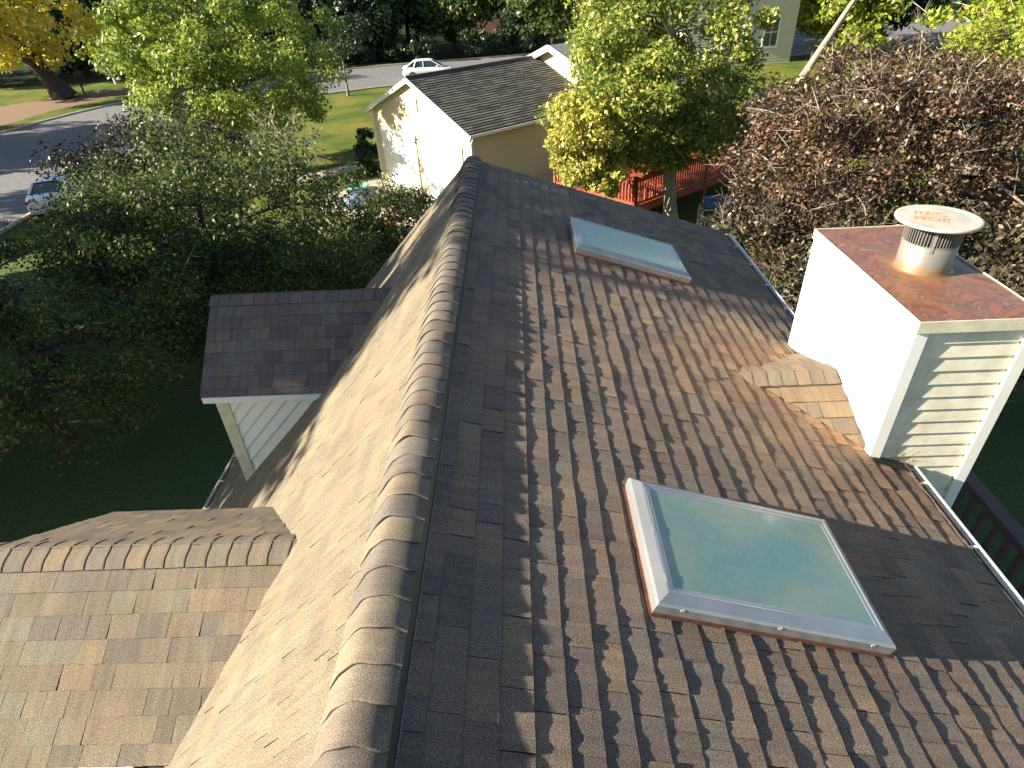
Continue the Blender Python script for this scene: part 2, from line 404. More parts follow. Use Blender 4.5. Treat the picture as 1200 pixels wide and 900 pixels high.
# ridge cap pieces over a black vent strip
def cap_profile():
    L0 = LS(.187, 0, .006); R0 = RS(.162, 0, .047)
    ctrl = [(L0.x, L0.z), (-.088, -.066), (-.045, -.008), (-.002, .028), (.050, .035), (.110, .021), (R0.x, R0.z)]
    out = []
    for i in range(len(ctrl)-1):
        p0 = ctrl[max(i-1,0)]; p1 = ctrl[i]; p2 = ctrl[i+1]; p3 = ctrl[min(i+2,len(ctrl)-1)]
        for k in range(3):
            t = k/3
            out.append(tuple(.5*((2*p1[j])+(-p0[j]+p2[j])*t+(2*p0[j]-5*p1[j]+4*p2[j]-p3[j])*t*t+(-p0[j]+3*p1[j]-3*p2[j]+p3[j])*t**3) for j in (0,1)))
    out.append(ctrl[-1]); return out
CP = cap_profile(); nCP = len(CP)
def caps(mb, path, y0, y1, sp, tf, seed, lift=.009, th=.006, ov=.03):
    """path(profile point index, y, extra height) -> world point"""
    r = random.Random(seed); y = y0
    while y < y1:
        L_ = sp*r.uniform(.96, 1.04); near = y; far = min(y+L_+ov, y1+.02); rows = []; uvr = []; sk = r.uniform(-.004, .004); lf = lift+r.uniform(-.002,.003)
        wa, wp = r.uniform(-.003,.004), r.random()*6
        wob = [wa*math.sin(i*.45+wp)*min(1, i/3) for i in range(nCP)]; tw = r.uniform(-.005,.005)
        ys = [near, near, near+.012, near+L_*.35, near+L_*.7, far]; hs = [lf-th-.003, lf, lf+.001, lf*.62, lf*.3, .0]
        for q, h in zip(ys, hs):
            rows.append([tf(i, q+sk*(i/(nCP-1)-.5)*2+.004*math.sin(i*.9+y*9), h+wob[i]+tw*(i/(nCP-1)-.5)) for i in range(nCP)])
            uvr.append([(q, i*.025) for i in range(nCP)])
        nf = len(mb.f); mb.quadmesh(rows, uvr); y += L_
        for i in range(nf, nf+nCP-1): mb.mi[i] = 1
def tf_main(i, y, h):
    x, z = CP[i]; j = max(i-1,0); k = min(i+1,nCP-1)
    dx = CP[k][0]-CP[j][0]; dz = CP[k][1]-CP[j][1]; l = math.hypot(dx, dz)
    h *= min(1, .25+i*.15)
    return (x-dz/l*h, y, z+dx/l*h)
mb = MB(); caps(mb, None, Y0, Y1-.02, .150, tf_main, 9)
rc = mb.build('ridge_cap', [M['capsh'], M['felt']], house, smooth=True, recalc=False)
mb = MB()
for (u0, u1, h0, h1) in ((.06, .158, .0, .040),):
    rows = [[RS(u0,y,h0), RS(u0,y,h1), RS(u1,y,h1), RS(u1+.040,y,h0)] for y in (Y0, Y1)]
    mb.quadmesh(rows, close=True); mb.ngon(rows[0]); mb.ngon(rows[1][::-1])
vent = mb.build('ridge_vent', M['black'], house)
mb = MB()
rows = [[RS(.196,y,.004), RS(.198,y,.008), RS(.2005,y,.009), RS(.2015,y,.001)] for y in (Y0, Y1)]
mb.quadmesh(rows); mb.build('vent_flange', M['grey_edge'], vent)

# walls
mb = MB()
wxL, wxR = -4.05, 3.55
zl = -math.tan(B)*4.05-.12; zr = -math.tan(A)*3.55-.1
for y in (Y0+.25, Y1-.28):
    mb.ngon([(wxL,y,GZ),(wxR,y,GZ),(wxR,y,zr),(0,y,-.12),(wxL,y,zl)])
mb.face([(wxL,Y0+.25,GZ),(wxL,Y1-.28,GZ),(wxL,Y1-.28,zl),(wxL,Y0+.25,zl)])
mb.face([(wxR,Y0+.25,GZ),(wxR,Y1-.28,GZ),(wxR,Y1-.28,zr),(wxR,Y0+.25,zr)])
mb.build('wall', M['chim'], house)
# rake boards and gutters
mb = MB(); mb.bar(RS(0.02,Y1-.005,-.075), RS(UR,Y1-.005,-.075), .02, .11, up=(0,0,1)); mb.build('rake_board', M['white'], house)
mb = MB(); mb.bar(LS(0.05,Y1-.005,-.075), LS(UL,Y1-.005,-.075), .02, .11, up=(0,0,1)); mb.build('rake_board', M['white'], house)
def gutter(ya, yb, fn, ub, name='gutter'):
    """open trough whose back edge is at slope distance ub; fn gives world points"""
    p = fn(ub, 0); sg = 1 if p.x > 0 else -1
    x0 = p.x; z0 = p.z
    prof = [(-.015,-.01),(-.015,-.105),(.06,-.105),(.088,-.06),(.094,-.012),(.082,-.008),(.078,-.018)]
    mb = MB(); rows = [[(x0+sg*a, y, z0+b) for a, b in prof] for y in (ya, yb)]
    mb.quadmesh(rows)
    g = mb.build(name, M['white'], house)
    m = MB(); m.face([(x0-sg*.01,ya,z0-.055),(x0+sg*.072,ya,z0-.055),(x0+sg*.072,yb,z0-.055),(x0-sg*.01,yb,z0-.055)])
    m.build('gutter_debris', M['felt'], g)
    y = ya+.35
    while y < yb: m = MB(); m.box((min(x0,x0+sg*.09),y,z0-.024),(max(x0,x0+sg*.09),y+.014,z0-.010)); m.build('hanger', M['white'], g); y += .62
gutter(Y0, 3.60, RS, UR+.005); gutter(5.31, Y1, RS, UR+.005)
gutter(3.95, Y1, LS, UL+.01); gutter(Y0, 1.5, LS, UL+.01)

# ------------------------------------------------------------------ chimney
cx0, cx1, cy0, cy1, cz = 3.368, 4.169, 3.621, 5.293, .089
mb = MB()
mb.box((cx0+.014, cy0+.014, GZ), (cx1-.014, cy1-.014, cz-.01))
chim = mb.build('chimney', M['chim'], house); chim['label'] = 'boxed white sided chimney'
mb = MB()
siding(mb, (cx0+.014, cy1, 0), (0,-1,0), (0,0,1), (-1,0,0), .015, cy1-cy0-.015, -2.3, cz-.09, .115, .012)
mb.build('siding', M['chim'], chim)
mb = MB()
siding(mb, (cx0, cy0+.014, 0), (1,0,0), (0,0,1), (0,-1,0), .015, cx1-cx0-.015, -3.44, cz-.09, .115, .014)
mb.build('siding', M['dirty'], chim)
mb = MB()
def cboard(x, y, sx, sy):
    w = .062; q = .022
    mb = MB(); mb.box((x-(q if sx<0 else w), y-(q if sy<0 else 0)+ (0 if sy<0 else -0), -3.5), (x+(w if sx<0 else q), y+(0 if sy<0 else q), cz-.075))
    mb.box((x-(q if sx<0 else 0), y-(0 if sy<0 else w), -3.5), (x+(0 if sx<0 else q), y+(w if sy<0 else 0), cz-.075))
    return mb.build('corner_board', M['white'], chim)
cboard(cx0, cy0, -1, -1); cboard(cx1, cy0, 1, -1); cboard(cx0, cy1, -1, 1); cboard(cx1, cy1, 1, 1)
mb = MB()
e = .034; z0, z1 = cz-.085, cz
o = [(cx0-e,cy0-e),(cx1+e,cy0-e),(cx1+e,cy1+e),(cx0-e,cy1+e)]; k = .008
i_ = [(cx0-e+k,cy0-e+k),(cx1+e-k,cy0-e+k),(cx1+e-k,cy1+e-k),(cx0-e+k,cy1+e-k)]
mb.quadmesh([[(x,y,z0) for x,y in o],[(x,y,z1+.004) for x,y in o],[(x,y,z1+.004) for x,y in i_],[(x,y,z1-.006) for x,y in i_]], close=True)
cap = mb.build('chimney_cap', M['cream_lip'], chim)
# rusty pan, slightly dished and dented
nx, ny = 24, 44; rows = []
for j in range(ny+1):
    rows.append([(cx0-e+.006+(cx1-cx0+2*e-.012)*i/nx, cy0-e+.006+(cy1-cy0+2*e-.012)*j/ny,
        cz-.004+.010*math.sin(math.pi*i/nx)*math.sin(math.pi*j/ny)+.003*math.sin(i*.7+j*.3)) for i in range(nx+1)])
mb = MB(); mb.quadmesh(rows); mb.build('cap_pan', M['rust'], chim, smooth=True)
px_, py_ = 3.80, 4.44; pr = .19
mb = MB(); mb.lathe((px_,py_,cz), [(pr+.03,.003),(pr+.006,.012),(pr,.03),(pr,.225),(pr-.006,.228),(pr-.006,.10)], 48, cap=(False, False))
flue = mb.build('flue_pipe', M['flue'], chim, smooth=True)
mb = MB(); mb.lathe((px_,py_,cz), [(pr-.035,.18),(pr-.035,.40)], 32, cap=(True,True)); mb.build('flue_core', M['black'], chim)
mb = MB()
for i in range(56):
    a = 2*math.pi*i/56; x, y = px_+(pr-.006)*math.cos(a), py_+(pr-.006)*math.sin(a)
    mb.bar((x,y,cz+.22),(x,y,cz+.40), .0045, .010, up=(math.cos(a),math.sin(a),0))
mb.lathe((px_,py_,cz), [(pr-.004,.218),(pr+.001,.220),(pr+.001,.23),(pr-.004,.232)], 48, cap=(False,False))
for i in range(4):
    a = 2*math.pi*i/4+R(243); x, y = px_+(pr+.002)*math.cos(a), py_+(pr+.002)*math.sin(a)
    mb.bar((x,y,cz+.19),(x,y,cz+.395), .022, .006, up=(math.cos(a),math.sin(a),0))
mb.build('spark_screen', M['flue'], chim)
dr = .285; dz = cz+.40
mb = MB(); mb.lathe((px_-.01,py_-.01,dz), [(.05,-.004),(dr-.012,-.004),(dr,-.016),(dr+.004,-.006),(dr+.002,.006),(dr-.012,.010),(dr-.03,.006),(dr*.6,.016),(dr*.3,.021),(.01,.024)], 56)
disc = mb.build('rain_cap', M['capdisc'], chim, smooth=True); disc['label'] = 'round pale tin cover with rusty handwriting'
def text(body, loc, size, rz, mat, parent, ext=.0006, tilt=(0,0)):
    cu = bpy.data.curves.new('lettering', 'FONT'); cu.body = body; cu.size = size; cu.extrude = ext; cu.align_x = 'CENTER'; cu.offset = size*.02
    t = bpy.data.objects.new('tmp', cu); C.objects.link(t)
    me = bpy.data.meshes.new_from_object(t.evaluated_get(bpy.context.evaluated_depsgraph_get())); bpy.data.objects.remove(t)
    me.name = 'lettering'; me.materials.clear(); me.materials.append(mat)
    Mx = Matrix.Translation(loc) @ Matrix.Rotation(rz, 4, 'Z') @ Matrix.Rotation(tilt[0], 4, 'X') @ Matrix.Rotation(tilt[1], 4, 'Y')
    me.transform(Mx)
    ob = bpy.data.objects.new('lettering', me); C.objects.link(ob); ob.parent = parent; ob.matrix_parent_inverse = world_of(parent).inverted()
    return ob
def disc_h(r):
    P_ = [(0,.0245),(.01,.024),(dr*.3,.021),(dr*.6,.016),(dr-.03,.006),(dr,.008)]
    for (a0, b0), (a1, b1) in zip(P_, P_[1:]):
        if r <= a1: return b0+(b1-b0)*(r-a0)/(a1-a0)
    return .008
for body, lx, ly, sz in (('REC', -.075, .0, .12), ('MOE', -.12, -.10, .11)):
    t_ = text(body, (px_+lx, py_+ly, 0), sz, R(-31), M['rusttext'], disc)
    bm = bmesh.new(); bm.from_mesh(t_.data); bmesh.ops.triangulate(bm, faces=bm.faces); bmesh.ops.subdivide_edges(bm, edges=bm.edges, cuts=2)
    for v in bm.verts: v.co.z = dz+disc_h(math.hypot(v.co.x-px_+.01, v.co.y-py_+.01))+(.0012 if v.co.z > 0 else .0002)
    bm.to_mesh(t_.data); bm.free()

# flashing at the chimney foot and the saddle (cricket) on its up-slope side
mb = MB(); mb.box((cx0-.03, cy0-.02, -1.22), (cx0+.05, cy0+.01, -1.10)); 
mb.face([RS(3.56,3.52,.012), RS(3.83,3.50,.012), RS(3.83,3.615,.012), RS(3.56,3.615,.012)])
mb.build('step_flashing', M['black'], chim)
mb = MB(); w = .06
cr_y = 4.42; cr_z = -.845   # saddle ridge, level
xs = -cr_z/math.tan(A)+.02  # where it dies into the roof
xr0 = xs
pn = (cr_z-(-1.135))/(cr_y-3.64)
pit = math.atan(pn)
cN = Vector((0,-math.cos(pit),-math.sin(pit))); nN = Vector((0,-math.sin(pit),math.cos(pit)))
cF = Vector((0,math.cos(pit),-math.sin(pit))); nF = Vector((0,math.sin(pit),math.cos(pit)))
def cstart(u):
    z = cr_z-u*math.sin(pit); return -z/math.tan(A)-.03
LN = (cr_y-3.60)/math.cos(pit); LF = (5.30-cr_y)/math.cos(pit)
shingles(mb, (0,cr_y,cr_z+.006), (1,0,0), cN, nN, cstart, cx0+.01, LN, seed=21, wmin=.16, wmax=.34, seg=.05, exp=.16)
shingles(mb, (0,cr_y,cr_z+.006), (1,0,0), cF, nF, cstart, cx0+.01, LF, seed=22, wmin=.16, wmax=.34, seg=.05, exp=.16)
for cD, LL in ((cN, LN), (cF, LF)):
    O = Vector((0,cr_y,cr_z+.002)); mb.face([O+Vector((cstart(0)+.05,0,0)), O+Vector((cx0,0,0)), O+Vector((cx0,0,0))+cD*LL, O+Vector((cstart(LL)+.04,0,0))+cD*LL])
cr = mb.build('saddle_roof', [M['cricket'], M['felt']], house, recalc=False); cr['label'] = 'small orange-tan saddle behind the chimney'
# saddle cap pieces: laid along x
def generic_caps(mb, x0, x1, sp, yc, zc, pn_, pf_, half, seed, lift=.0065, near_sign=-1):
    """ridge along x; caps start at x0 and step to x1; butt faces the x0 end"""
    r = random.Random(seed); x = x0; n = 10; sgn = 1 if x1 > x0 else -1
    while (x-x1)*sgn < 0:
        L_ = sp*r.uniform(.95,1.05); xe = x+sgn*(L_+.03)
        if (xe-x1)*sgn > 0: xe = x1
        rows = []; uvr = []
        for q, h in ((x, lift-.008), (x, lift), (x+sgn*.01, lift+.001), (x+sgn*L_*.5, lift*.5), (xe, .001)):
            row = []; ur = []
            for i in range(n+1):
                t = -1+2*i/n; s = t*half; p = pn_ if s < 0 else pf_
                rr = .035; zz = -abs(s)*math.sin(p)+rr*.35*math.exp(-(s/rr)**2)*0
                zz -= .0; yy = s*math.cos(p)
                soft = .022*math.exp(-(s/.06)**2)
                row.append((q+sgn*.012*(1-abs(t))*0+ sgn*.006*math.sin(i), yc+yy, zc+zz-soft*.6+.012+h)); ur.append((q, s))
            rows.append(row); uvr.append(ur)
        nf = len(mb.f); mb.quadmesh(rows, uvr); x += sgn*L_
        for i in range(nf, nf+n): mb.mi[i] = 1
mb = MB(); generic_caps(mb, cx0-.005, cstart(0)-.06, .125, cr_y, cr_z+.012, pit, pit, .165, 4)
mb.build('saddle_cap', [M['cricket'], M['edge']], cr, recalc=False)

# ------------------------------------------------------------------ skylights
def skylight(u0, u1, y0, y1, H, lab, fm, glabel=None):
    top = []
    mb = MB()
    def ring(ins, h): return [RS(u0+ins,y0+ins,h), RS(u1-ins,y0+ins,h), RS(u1-ins,y1-ins,h), RS(u0+ins,y1-ins,h)]
    mb.quadmesh([ring(.004,.0), ring(.004,H-.088)], close=True)
    mb.quadmesh([ring(-.012,.010), ring(.010,.012)], close=True)
    curb = mb.build('skylight', M['copper'], house); curb['label'] = lab
    mb = MB()
    mb.quadmesh([ring(.012,H-.095), ring(-.002,H-.095), ring(-.004,H-.040), ring(.006,H-.028), ring(.048,H-.003), ring(.054,H), ring(.063,H), ring(.066,H-.004), ring(.090,H-.005), ring(.092,H-.022)], close=True)
    f = mb.build('frame', fm, curb, bevel=.0015)
    g = MB(); n = 10
    rows = []; uvr = []
    for j in range(n+1):
        row = []; ur = []
        for i in range(n+1):
            u = u0+.088+(u1-u0-.176)*i/n; y = y0+.088+(y1-y0-.176)*j/n
            row.append(RS(u, y, H-.007-.001*math.sin(math.pi*i/n)*math.sin(math.pi*j/n))); ur.append((u, y))
        rows.append(row); uvr.append(ur)
    g.quadmesh(rows, uvr); gl = g.build('pane', M['glass'], curb, smooth=True)
    for yy in (y0+.13*(y1-y0), y0+.5*(y1-y0)):   # clips on the up-slope bar and screws on the low edge
        m = MB(); m.bar(RS(u0+.058, yy, H-.001), RS(u0+.058, yy+.05, H-.001), .012, .004, up=RS(0,0,1)); m.build('clip', M['grey_edge'], curb)
    for t in (.10,.5,.9):
        u = u0+(u1-u0)*t; m = MB(); m.box(*(lambda p: ((p.x-.009,p.y-.004,p.z-.007),(p.x+.009,p.y+.002,p.z+.007)))(RS(u,y0-.003,H-.045))); m.build('screw', M['grey_edge'], curb)
    return curb
skylight(1.308, 2.614, 1.775, 2.633, .125, 'larger looking skylight near the camera', M['alu'])
skylight(1.310, 2.635, 6.156, 7.059, .125, 'farther skylight by the gable edge', M['alu'])

# ------------------------------------------------------------------ dormer
dr_y, dr_z, de_y, de_z, dx0 = 6.587, -.928, 5.616, -1.732, -3.042
dp = math.atan((dr_z-de_z)/(dr_y-de_y)); dl = math.hypot(dr_z-de_z, dr_y-de_y)
def dend(u): return (dr_z-u*math.sin(dp))/math.tan(B)+.12
mb = MB()
for sg in (-1, 1):
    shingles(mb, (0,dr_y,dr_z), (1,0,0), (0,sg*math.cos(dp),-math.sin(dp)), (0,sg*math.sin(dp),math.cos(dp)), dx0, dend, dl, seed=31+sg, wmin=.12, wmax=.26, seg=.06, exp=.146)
dorm = mb.build('dormer', [M['dormer_shade_sh'], M['felt']], house, recalc=False); dorm['label'] = 'gabled dormer with bluish shaded shingles'
mb = MB()
for sg in (-1, 1):
    O = Vector((0,dr_y,dr_z-.004)); d = Vector((0,sg*math.cos(dp),-math.sin(dp)))
    mb.face([O+Vector((dx0,0,0)), O+Vector((dend(0),0,0)), O+Vector((dend(dl),0,0))+d*dl, O+Vector((dx0,0,0))+d*dl])
    O2 = O-Vector((0,0,.03)); mb.face([O2+Vector((dx0,0,0)), O2+Vector((dend(0),0,0)), O2+Vector((dend(dl),0,0))+d*dl, O2+Vector((dx0,0,0))+d*dl])
mb.build('underlay', M['felt'], dorm)
mb = MB(); generic_caps(mb, dend(0)-.03, dx0-.012, .145, dr_y, dr_z+.002, dp, dp, .155, 8)
mb.build('dormer_cap', [M['dormer_shade_sh'], M['felt']], dorm, recalc=False)
wx = -2.915; wy = 5.71; tz = de_z+.02
# near cheek: boards run parallel to the main slope
mb = MB()
cb, sb = math.cos(B), math.sin(B)
O = Vector((wx, wy, -math.tan(B)*(-wx)))      # foot of the corner on the slope
ev = Vector((cb,0,sb)); up = Vector((-sb,0,cb))   # along / square to the slope
# region: x>=wx, z<=tz.  point = O + ev*s + up*v
def c_s0(v): return v*sb/cb
def c_s1(v): return (tz-O.z-v*cb)/sb
siding(mb, O, ev, up, (0,-1,0), c_s0, c_s1, 0, (tz-O.z)*cb, .128, .016)
mb.build('cheek_siding', M['chim'], dorm)
mb = MB()
for y in (wy+.001, 2*dr_y-wy):
    mb.ngon([(wx,y,O.z),(wx,y,tz),(tz/math.tan(B),y,tz)])
xf = wx-.0
mb.ngon([(xf,wy,O.z-.1),(xf,2*dr_y-wy,O.z-.1),(xf,2*dr_y-wy,tz),(xf,dr_y,dr_z-.06),(xf,wy,tz)])
mb.build('dormer_wall', M['chim'], dorm)
mb = MB(); mb.box((wx-.02, wy-.022, O.z-.02), (wx+.125, wy, tz)); mb.box((wx-.022, wy-.020, O.z-.05), (wx, wy+.10, tz)); mb.build('corner_board', M['cream_lip'], dorm)
mb = MB(); mb.box((dx0+.02, de_y-.012, de_z-.075), (de_z/math.tan(B)-.0, de_y+.012, de_z+.001)); mb.box((dx0+.02,de_y,de_z-.075),((de_z-.07)/math.tan(B),wy+.01,de_z-.06)); mb.build('fascia', M['white'], dorm)
mb = MB(); mb.box((xf-.03, dr_y-.36, -2.75), (xf-.005, dr_y+.36, -1.75)); dw = mb.build('window', M['white'], dorm)
mb = MB(); mb.box((xf-.036, dr_y-.30, -2.69), (xf-.031, dr_y+.30, -1.81)); mb.build('pane', M['winglass'], dorm)

# ------------------------------------------------------------------ cross gable (lower west wing)
xr_y, xr_z, xl = 2.78, -.955, -3.07
pN = math.atan(.613/1.125); pF = math.atan(.75/1.05)
lN = 1.125/math.cos(pN); lF = 1.07/math.cos(pF)
xz_n = lambda u: (xr_z-u*math.sin(pN))/math.tan(B)+.10
xz_f = lambda u: (xr_z-u*math.sin(pF))/math.tan(B)+.10
mb = MB()
shingles(mb, (0,xr_y,xr_z), (1,0,0), (0,-math.cos(pN),-math.sin(pN)), (0,-math.sin(pN),math.cos(pN)), xl, xz_n, lN, seed=41, seg=.04, jit=.0007, wmin=.11, wmax=.24, exp=.146)
shingles(mb, (0,xr_y,xr_z), (1,0,0), (0,math.cos(pF),-math.sin(pF)), (0,math.sin(pF),math.cos(pF)), xl, xz_f, lF, seed=42, seg=.05, wmin=.11, wmax=.24, exp=.146)
wing = mb.build('wing_roof', [M['shingle_cross'], M['felt']], house, recalc=False); wing['label'] = 'lower gable roof wing with square tabs'
mb = MB()
for sg, p_, l_, fz in ((-1, pN, lN, xz_n), (1, pF, lF, xz_f)):
    for dz_ in (-.004, -.05):
        O = Vector((0,xr_y,xr_z+dz_)); d = Vector((0,sg*math.cos(p_),-math.sin(p_)))
        mb.face([O+Vector((xl,0,0)), O+Vector((fz(0),0,0)), O+Vector((fz(l_),0,0))+d*l_, O+Vector((xl,0,0))+d*l_])
mb.build('underlay', M['felt'], wing)
mb = MB(); generic_caps(mb, -.80, xl-.01, .138, xr_y, xr_z+.004, pN, pF, .165, 10)
mb.build('wing_cap', [M['shingle_cross'], M['edge']], wing, recalc=False)
ny_ = xr_y-1.125; nz_ = xr_z-.613; fy_ = xr_y+1.07; fz_ = xr_z-lF*math.sin(pF)
mb = MB()
mb.ngon([(xl+.12,ny_+.1,GZ),(xl+.12,fy_-.1,GZ),(xl+.12,fy_-.1,fz_-.02),(xl+.12,xr_y,xr_z-.08),(xl+.12,ny_+.1,nz_-.02)])
mb.face([(xl+.12,ny_+.1,GZ),(-1,ny_+.1,GZ),(-1,ny_+.1,nz_-.02),(xl+.12,ny_+.1,nz_-.02)])
mb.face([(xl+.12,fy_-.1,GZ),(-1,fy_-.1,GZ),(-1,fy_-.1,fz_-.02),(xl+.12,fy_-.1,fz_-.02)])
mb.build('wing_wall', M['chim'], wing)
mb = MB(); mb.box((xl, ny_-.075, nz_-.10), (-1.95, ny_-.062, nz_-.012)); mb.box((xl, ny_-.075, nz_-.10), (-1.95, ny_+.0, nz_-.09)); mb.box((xl, ny_-.006, nz_-.10), (-1.7, ny_+.006, nz_-.012)); mb.build('wing_gutter', M['white'], wing)
mb = MB(); mb.box((xl-.012, fy_-.005, fz_-.11), (-1.6, fy_+.01, fz_-.008)); mb.build('fascia', M['darkwood'], wing)

# ------------------------------------------------------------------ trees
def leaf_mesh(name, centers, radii, per, size, mat, parent, seed, flat=.75):
    g = np.random.default_rng(seed)
    nC = len(centers); idx = np.repeat(np.arange(nC), per); n = len(idx)
    c = np.asarray(centers)[idx]; r = np.asarray(radii)[idx]
    d = g.normal(size=(n,3)); d /= np.linalg.norm(d, axis=1)[:,None]
    rad = r[:,None]*(g.random((n,1))**.45)
    p = c+d*rad*np.array([1,1,flat])
    # leaf orientation: mixture of outward/up and random
    nrm = g.normal(size=(n,3))+d*.7+np.array([0,0,.6]); nrm /= np.linalg.norm(nrm, axis=1)[:,None]
    t = np.cross(nrm, g.normal(size=(n,3))); t /= np.linalg.norm(t, axis=1)[:,None]; b = np.cross(nrm, t)
    s = size*(.55+.9*g.random((n,1)))
    v = np.empty((n,4,3)); v[:,0] = p-t*s; v[:,1] = p+b*s*.55+nrm*s*.12; v[:,2] = p+t*s; v[:,3] = p-b*s*.55+nrm*s*.12
    me = bpy.data.meshes.new(name); me.vertices.add(n*4); me.vertices.foreach_set('co', v.astype(np.float32).ravel())
    me.loops.add(n*4); me.loops.foreach_set('vertex_index', np.arange(n*4, dtype=np.int32))
    me.polygons.add(n); me.polygons.foreach_set('loop_start', np.arange(0, n*4, 4, dtype=np.int32)); me.polygons.foreach_set('loop_total', np.full(n, 4, dtype=np.int32))
    me.update(); me.validate(); me.materials.append(mat)
    o = bpy.data.objects.new(name, me); C.objects.link(o)
    if parent: o.parent = parent; o.matrix_parent_inverse = world_of(parent).inverted()
    return o

def crown_points(cen, rad, n, seed, shell=.5, rough=.28, lobes=9):
    """clump centres of an uneven crown: an ellipsoid with bulges and hollows"""
    g = np.random.default_rng(seed); ld = g.normal(size=(lobes,3)); ld /= np.linalg.norm(ld,axis=1)[:,None]; la = g.uniform(-1,1,lobes)
    out = []
    while len(out) < n:
        d = g.normal(size=3); d /= np.linalg.norm(d)
        k = 1+rough*sum(a*math.exp(-(1-d@l)*5) for a, l in zip(la, ld))
        q = (shell+(1-shell)*g.random()**.6) if g.random() < .82 else g.random()
        out.append(np.array(cen)+d*np.array(rad)*k*q)
    return np.array(out)

def tree(name, base, cen, rad, label, leaf, bark, cat='tree', group=None, trunk_r=.2, clumps=140, per=160, clump_r=.6, leaf_size=.07, seed=1, limbs=16,
         shell=.5, rough=.28, twigs=0, extra=None, keep=None, lean=(0,0), twig_mat=None, flat=.75):
    t = thing(name, base, label, cat, group)
    g = random.Random(seed)
    base = Vector(base); cen_v = Vector(cen)
    pts = crown_points(cen, rad, clumps, seed, shell, rough)
    if keep is not None: pts = np.array([p for p in pts if keep(p)])
    mb = MB()
    top = cen_v+Vector((0,0,rad[2]*.35)); n = 7; tp = []; tr = []
    for i in range(n+1):
        f = i/n; p = base.lerp(top, f)+Vector((math.sin(f*3+seed)*.12*rad[0]*.3*f, math.cos(f*2.3+seed)*.1*rad[0]*.3*f, 0))
        if i == 0: p = base-Vector((0,0,.1))
        tp.append(p); tr.append(trunk_r*(1.35 if i == 0 else (1-.72*f)))
    mb.tube(tp, tr, 10)
    joints = [(tp[i], tr[i]) for i in range(3, n+1)]
    order = sorted(range(len(pts)), key=lambda i: g.random())
    for q in order[:limbs]:
        tip = Vector(pts[q]); j, jr = min(joints[:5], key=lambda a: (a[0]-tip).length+max(0, a[0].z-tip.z)*1.2)
        mid = j.lerp(tip, .5)+Vector((g.uniform(-.3,.3), g.uniform(-.3,.3), .08*(tip-j).length))
        r0 = min(jr*.6, .03+.03*(tip-j).length*trunk_r/.2*.6)
        mb.tube([j, j.lerp(mid,.6), mid, mid.lerp(tip,.55), tip], [r0, r0*.8, r0*.6, r0*.4, r0*.15], 6, cap=False)
        joints += [(mid, r0*.6), (mid.lerp(tip,.55), r0*.4)]
    for q in order[limbs:limbs+limbs*3]:
        tip = Vector(pts[q]); j, jr = min(joints, key=lambda a: (a[0]-tip).length)
        mid = j.lerp(tip, .5)+Vector((g.uniform(-.2,.2), g.uniform(-.2,.2), g.uniform(-.05,.2)))
        r0 = max(.012, jr*.5); mb.tube([j, mid, tip], [r0, r0*.6, r0*.2], 5, cap=False)
    mb.build('trunk', bark, t, smooth=True)
    if twigs:
        tm = MB()
        for q in range(twigs):
            c = Vector(pts[g.randrange(len(pts))]); out = (c-cen_v).normalized()
            d = (out*1.0+Vector((g.gauss(0,.6), g.gauss(0,.6), g.gauss(.25,.5)))).normalized(); Lx = g.uniform(.4,1.1)*clump_r*1.7
            a = c-d*Lx*.4; b_ = c+d*Lx*.3+Vector((g.gauss(0,.07),g.gauss(0,.07),g.gauss(0,.07))); e_ = b_+(d+Vector((g.gauss(0,.5),g.gauss(0,.5),g.gauss(0,.4)))).normalized()*Lx*.6
            r0 = g.uniform(.008,.022)*clump_r/.6
            tm.tube([a,b_,e_], [r0, r0*.75, r0*.25], 4, cap=False)
            for _ in range(3):
                f2 = b_.lerp(e_, g.random()*.7); dd = (d+Vector((g.gauss(0,.9),g.gauss(0,.9),g.gauss(0,.7)))).normalized()*Lx*.35
                tm.tube([f2, f2+dd], [r0*.5, r0*.15], 3, cap=False)
        twig_obj = tm.build('branches', twig_mat or bark, None)
    else: twig_obj = None
    rr = np.array([clump_r*g.uniform(.6,1.3) for _ in pts])
    cr_ = leaf_mesh('crown', pts, rr, per, leaf_size, leaf, t, seed, flat)
    if twig_obj:      # the twigs belong to the crown: one mesh, two materials
        tme = twig_obj.data; cme = cr_.data; cme.materials.append(tme.materials[0])
        for pl in tme.polygons: pl.material_index = 1
        me2 = tme.copy(); bm = bmesh.new(); bm.from_mesh(cme); bm.from_mesh(me2); bm.to_mesh(cme); bm.free()
        bpy.data.objects.remove(twig_obj)
    if extra:
        for (c2, r2, n2, lf, sd) in extra:
            p2 = crown_points(c2, r2, n2, sd, .2, .2)
            leaf_mesh('foliage_patch', p2, np.array([clump_r*g.uniform(.5,1) for _ in p2]), per, leaf_size, lf, t, sd)
    return t

# bright green tree left of the garage
tree('maple_tree', (-12.6,31.2,GZ), (-12.8,30.9,-1.0), (5.2,4.3,4.3), 'big bright green tree left of the yellow garage', L['bright'], M['bark'],
     trunk_r=.26, clumps=260, per=230, clump_r=.75, leaf_size=.085, seed=3, limbs=22)
